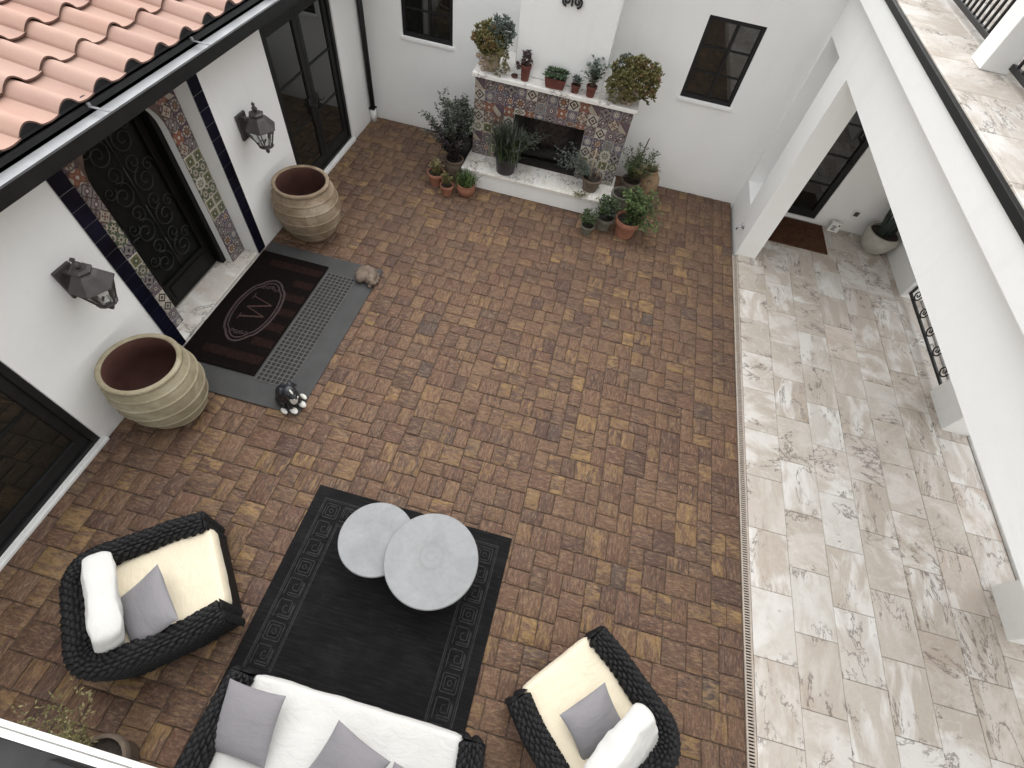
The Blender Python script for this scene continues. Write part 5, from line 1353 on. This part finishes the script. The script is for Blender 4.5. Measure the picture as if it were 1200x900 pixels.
# left armchair
def armchair(label, x, y, rz, seed):
    t = thing('rope_armchair', label, 'armchair', (x, y, .002), rz, 'black rope armchairs')
    woven_seat(t, .99, .97, seed=seed)
    put(cushion_mesh(.70, .82, .175, .06, 22, seed+1, wrinkle=.010, power=14.), 'seat_cushion', CREAM, t, (0, .105, .345), (0, 0, 0)); piping(t.children[-1], .70, .82, .02, 14., CREAM)
    return t
a1 = armchair('black rope armchair with cream seat beside the sliding door, left of the rug', -2.47, .125, R(-48), 1)
a2 = armchair('black rope armchair with cream seat right of the rug', 1.10, .13, R(48), 2)
loose(cushion_mesh(.68, .46, .17, .18, 24, 5, wrinkle=.020, power=8.), 'back_cushion', WHITEF, 'white back cushion on the left armchair beside a grey pillow', a1, (-.0, -.225, .565), (R(66), 0, R(2)))
loose(cushion_mesh(.46, .46, .15, 0, 16, 6, pinch=.16, wrinkle=.007), 'throw_pillow', GREYF, 'grey throw pillow on the left armchair seat', a1, (.155, .025, .53), (R(32), R(4), R(8)))
loose(cushion_mesh(.62, .45, .17, .18, 24, 7, wrinkle=.020, power=8.), 'back_cushion', WHITEF, 'white back cushion on the right armchair behind a grey pillow', a2, (.02, -.20, .585), (R(58), 0, R(6)))
loose(cushion_mesh(.40, .40, .15, 0, 16, 8, pinch=.16, wrinkle=.007), 'throw_pillow', GREYF, 'grey throw pillow leaning on the right armchair white cushion', a2, (-.02, .05, .53), (R(30), R(-6), R(-4)))
sf = thing('rope_sofa', 'black rope sofa with long white seat cushion at the bottom edge', 'sofa', (-.63, -.66, .014), 0)
woven_seat(sf, 1.95, 1.0, seed=3)
put(cushion_mesh(1.65, .82, .175, .05, 30, 12, wrinkle=.010, power=16.), 'seat_cushion', WHITEF, sf, (0, .105, .345), (0, 0, 0)); piping(sf.children[-1], 1.65, .82, .02, 16., WHITEF)
loose(cushion_mesh(.44, .44, .15, 0, 16, 13, pinch=.16, wrinkle=.007), 'throw_pillow', GREYF, 'grey throw pillow at the sofa left arm', sf, (-.665, .235, .52), (R(20), R(-8), R(0)))
loose(cushion_mesh(.44, .44, .15, 0, 16, 14, pinch=.16, wrinkle=.007), 'throw_pillow', GREYF, 'grey throw pillow at the middle of the sofa', sf, (.08, .15, .52), (R(26), R(6), R(-18)))
loose(cushion_mesh(.44, .44, .15, 0, 16, 15, pinch=.16, wrinkle=.007), 'throw_pillow', GREYF, 'grey throw pillow near the sofa right end, mostly cut off below', sf, (.56, .06, .53), (R(32), R(4), R(-10)))

# ================================================================== roof ledge in the near left corner
lz = 2.9; ly = -.335
t = thing('roof_ledge', 'white edged dark flat roof ledge at the bottom-left corner', 'roof', (-2.2, ly, lz))
MB().box(-5, .9, ly-.013, ly, lz-.014, lz).build('edge_cap', WBOARD, t, world=True, bevel=.003)
MB().box(-5, .9, ly-.036, ly-.018, lz-.03, lz-.008).build('inner_flashing', WBOARD, t, world=True, bevel=.003)
MB().box(-5, .9, -1.7, ly-.053, lz-.16, lz-.08).build('roof_membrane', MEMB, t, world=True)
MB().box(-6, 7, -2.5, -2.3, 2.6, 6.2).build('added_upper_wall', STUCCO, t, world=True)  # added behind the camera, out of view, to darken the near floor
MB().box(-1.05, -.78, ly-.12, ly-.056, lz-.079, lz-.045).build('roof_batten', RUBK, t, world=True, bevel=.004)
MB().box(-1.7, -1.30, ly-.30, ly-.10, lz-.079, lz-.035).build('roof_batten', RUBK, t, world=True, bevel=.004)
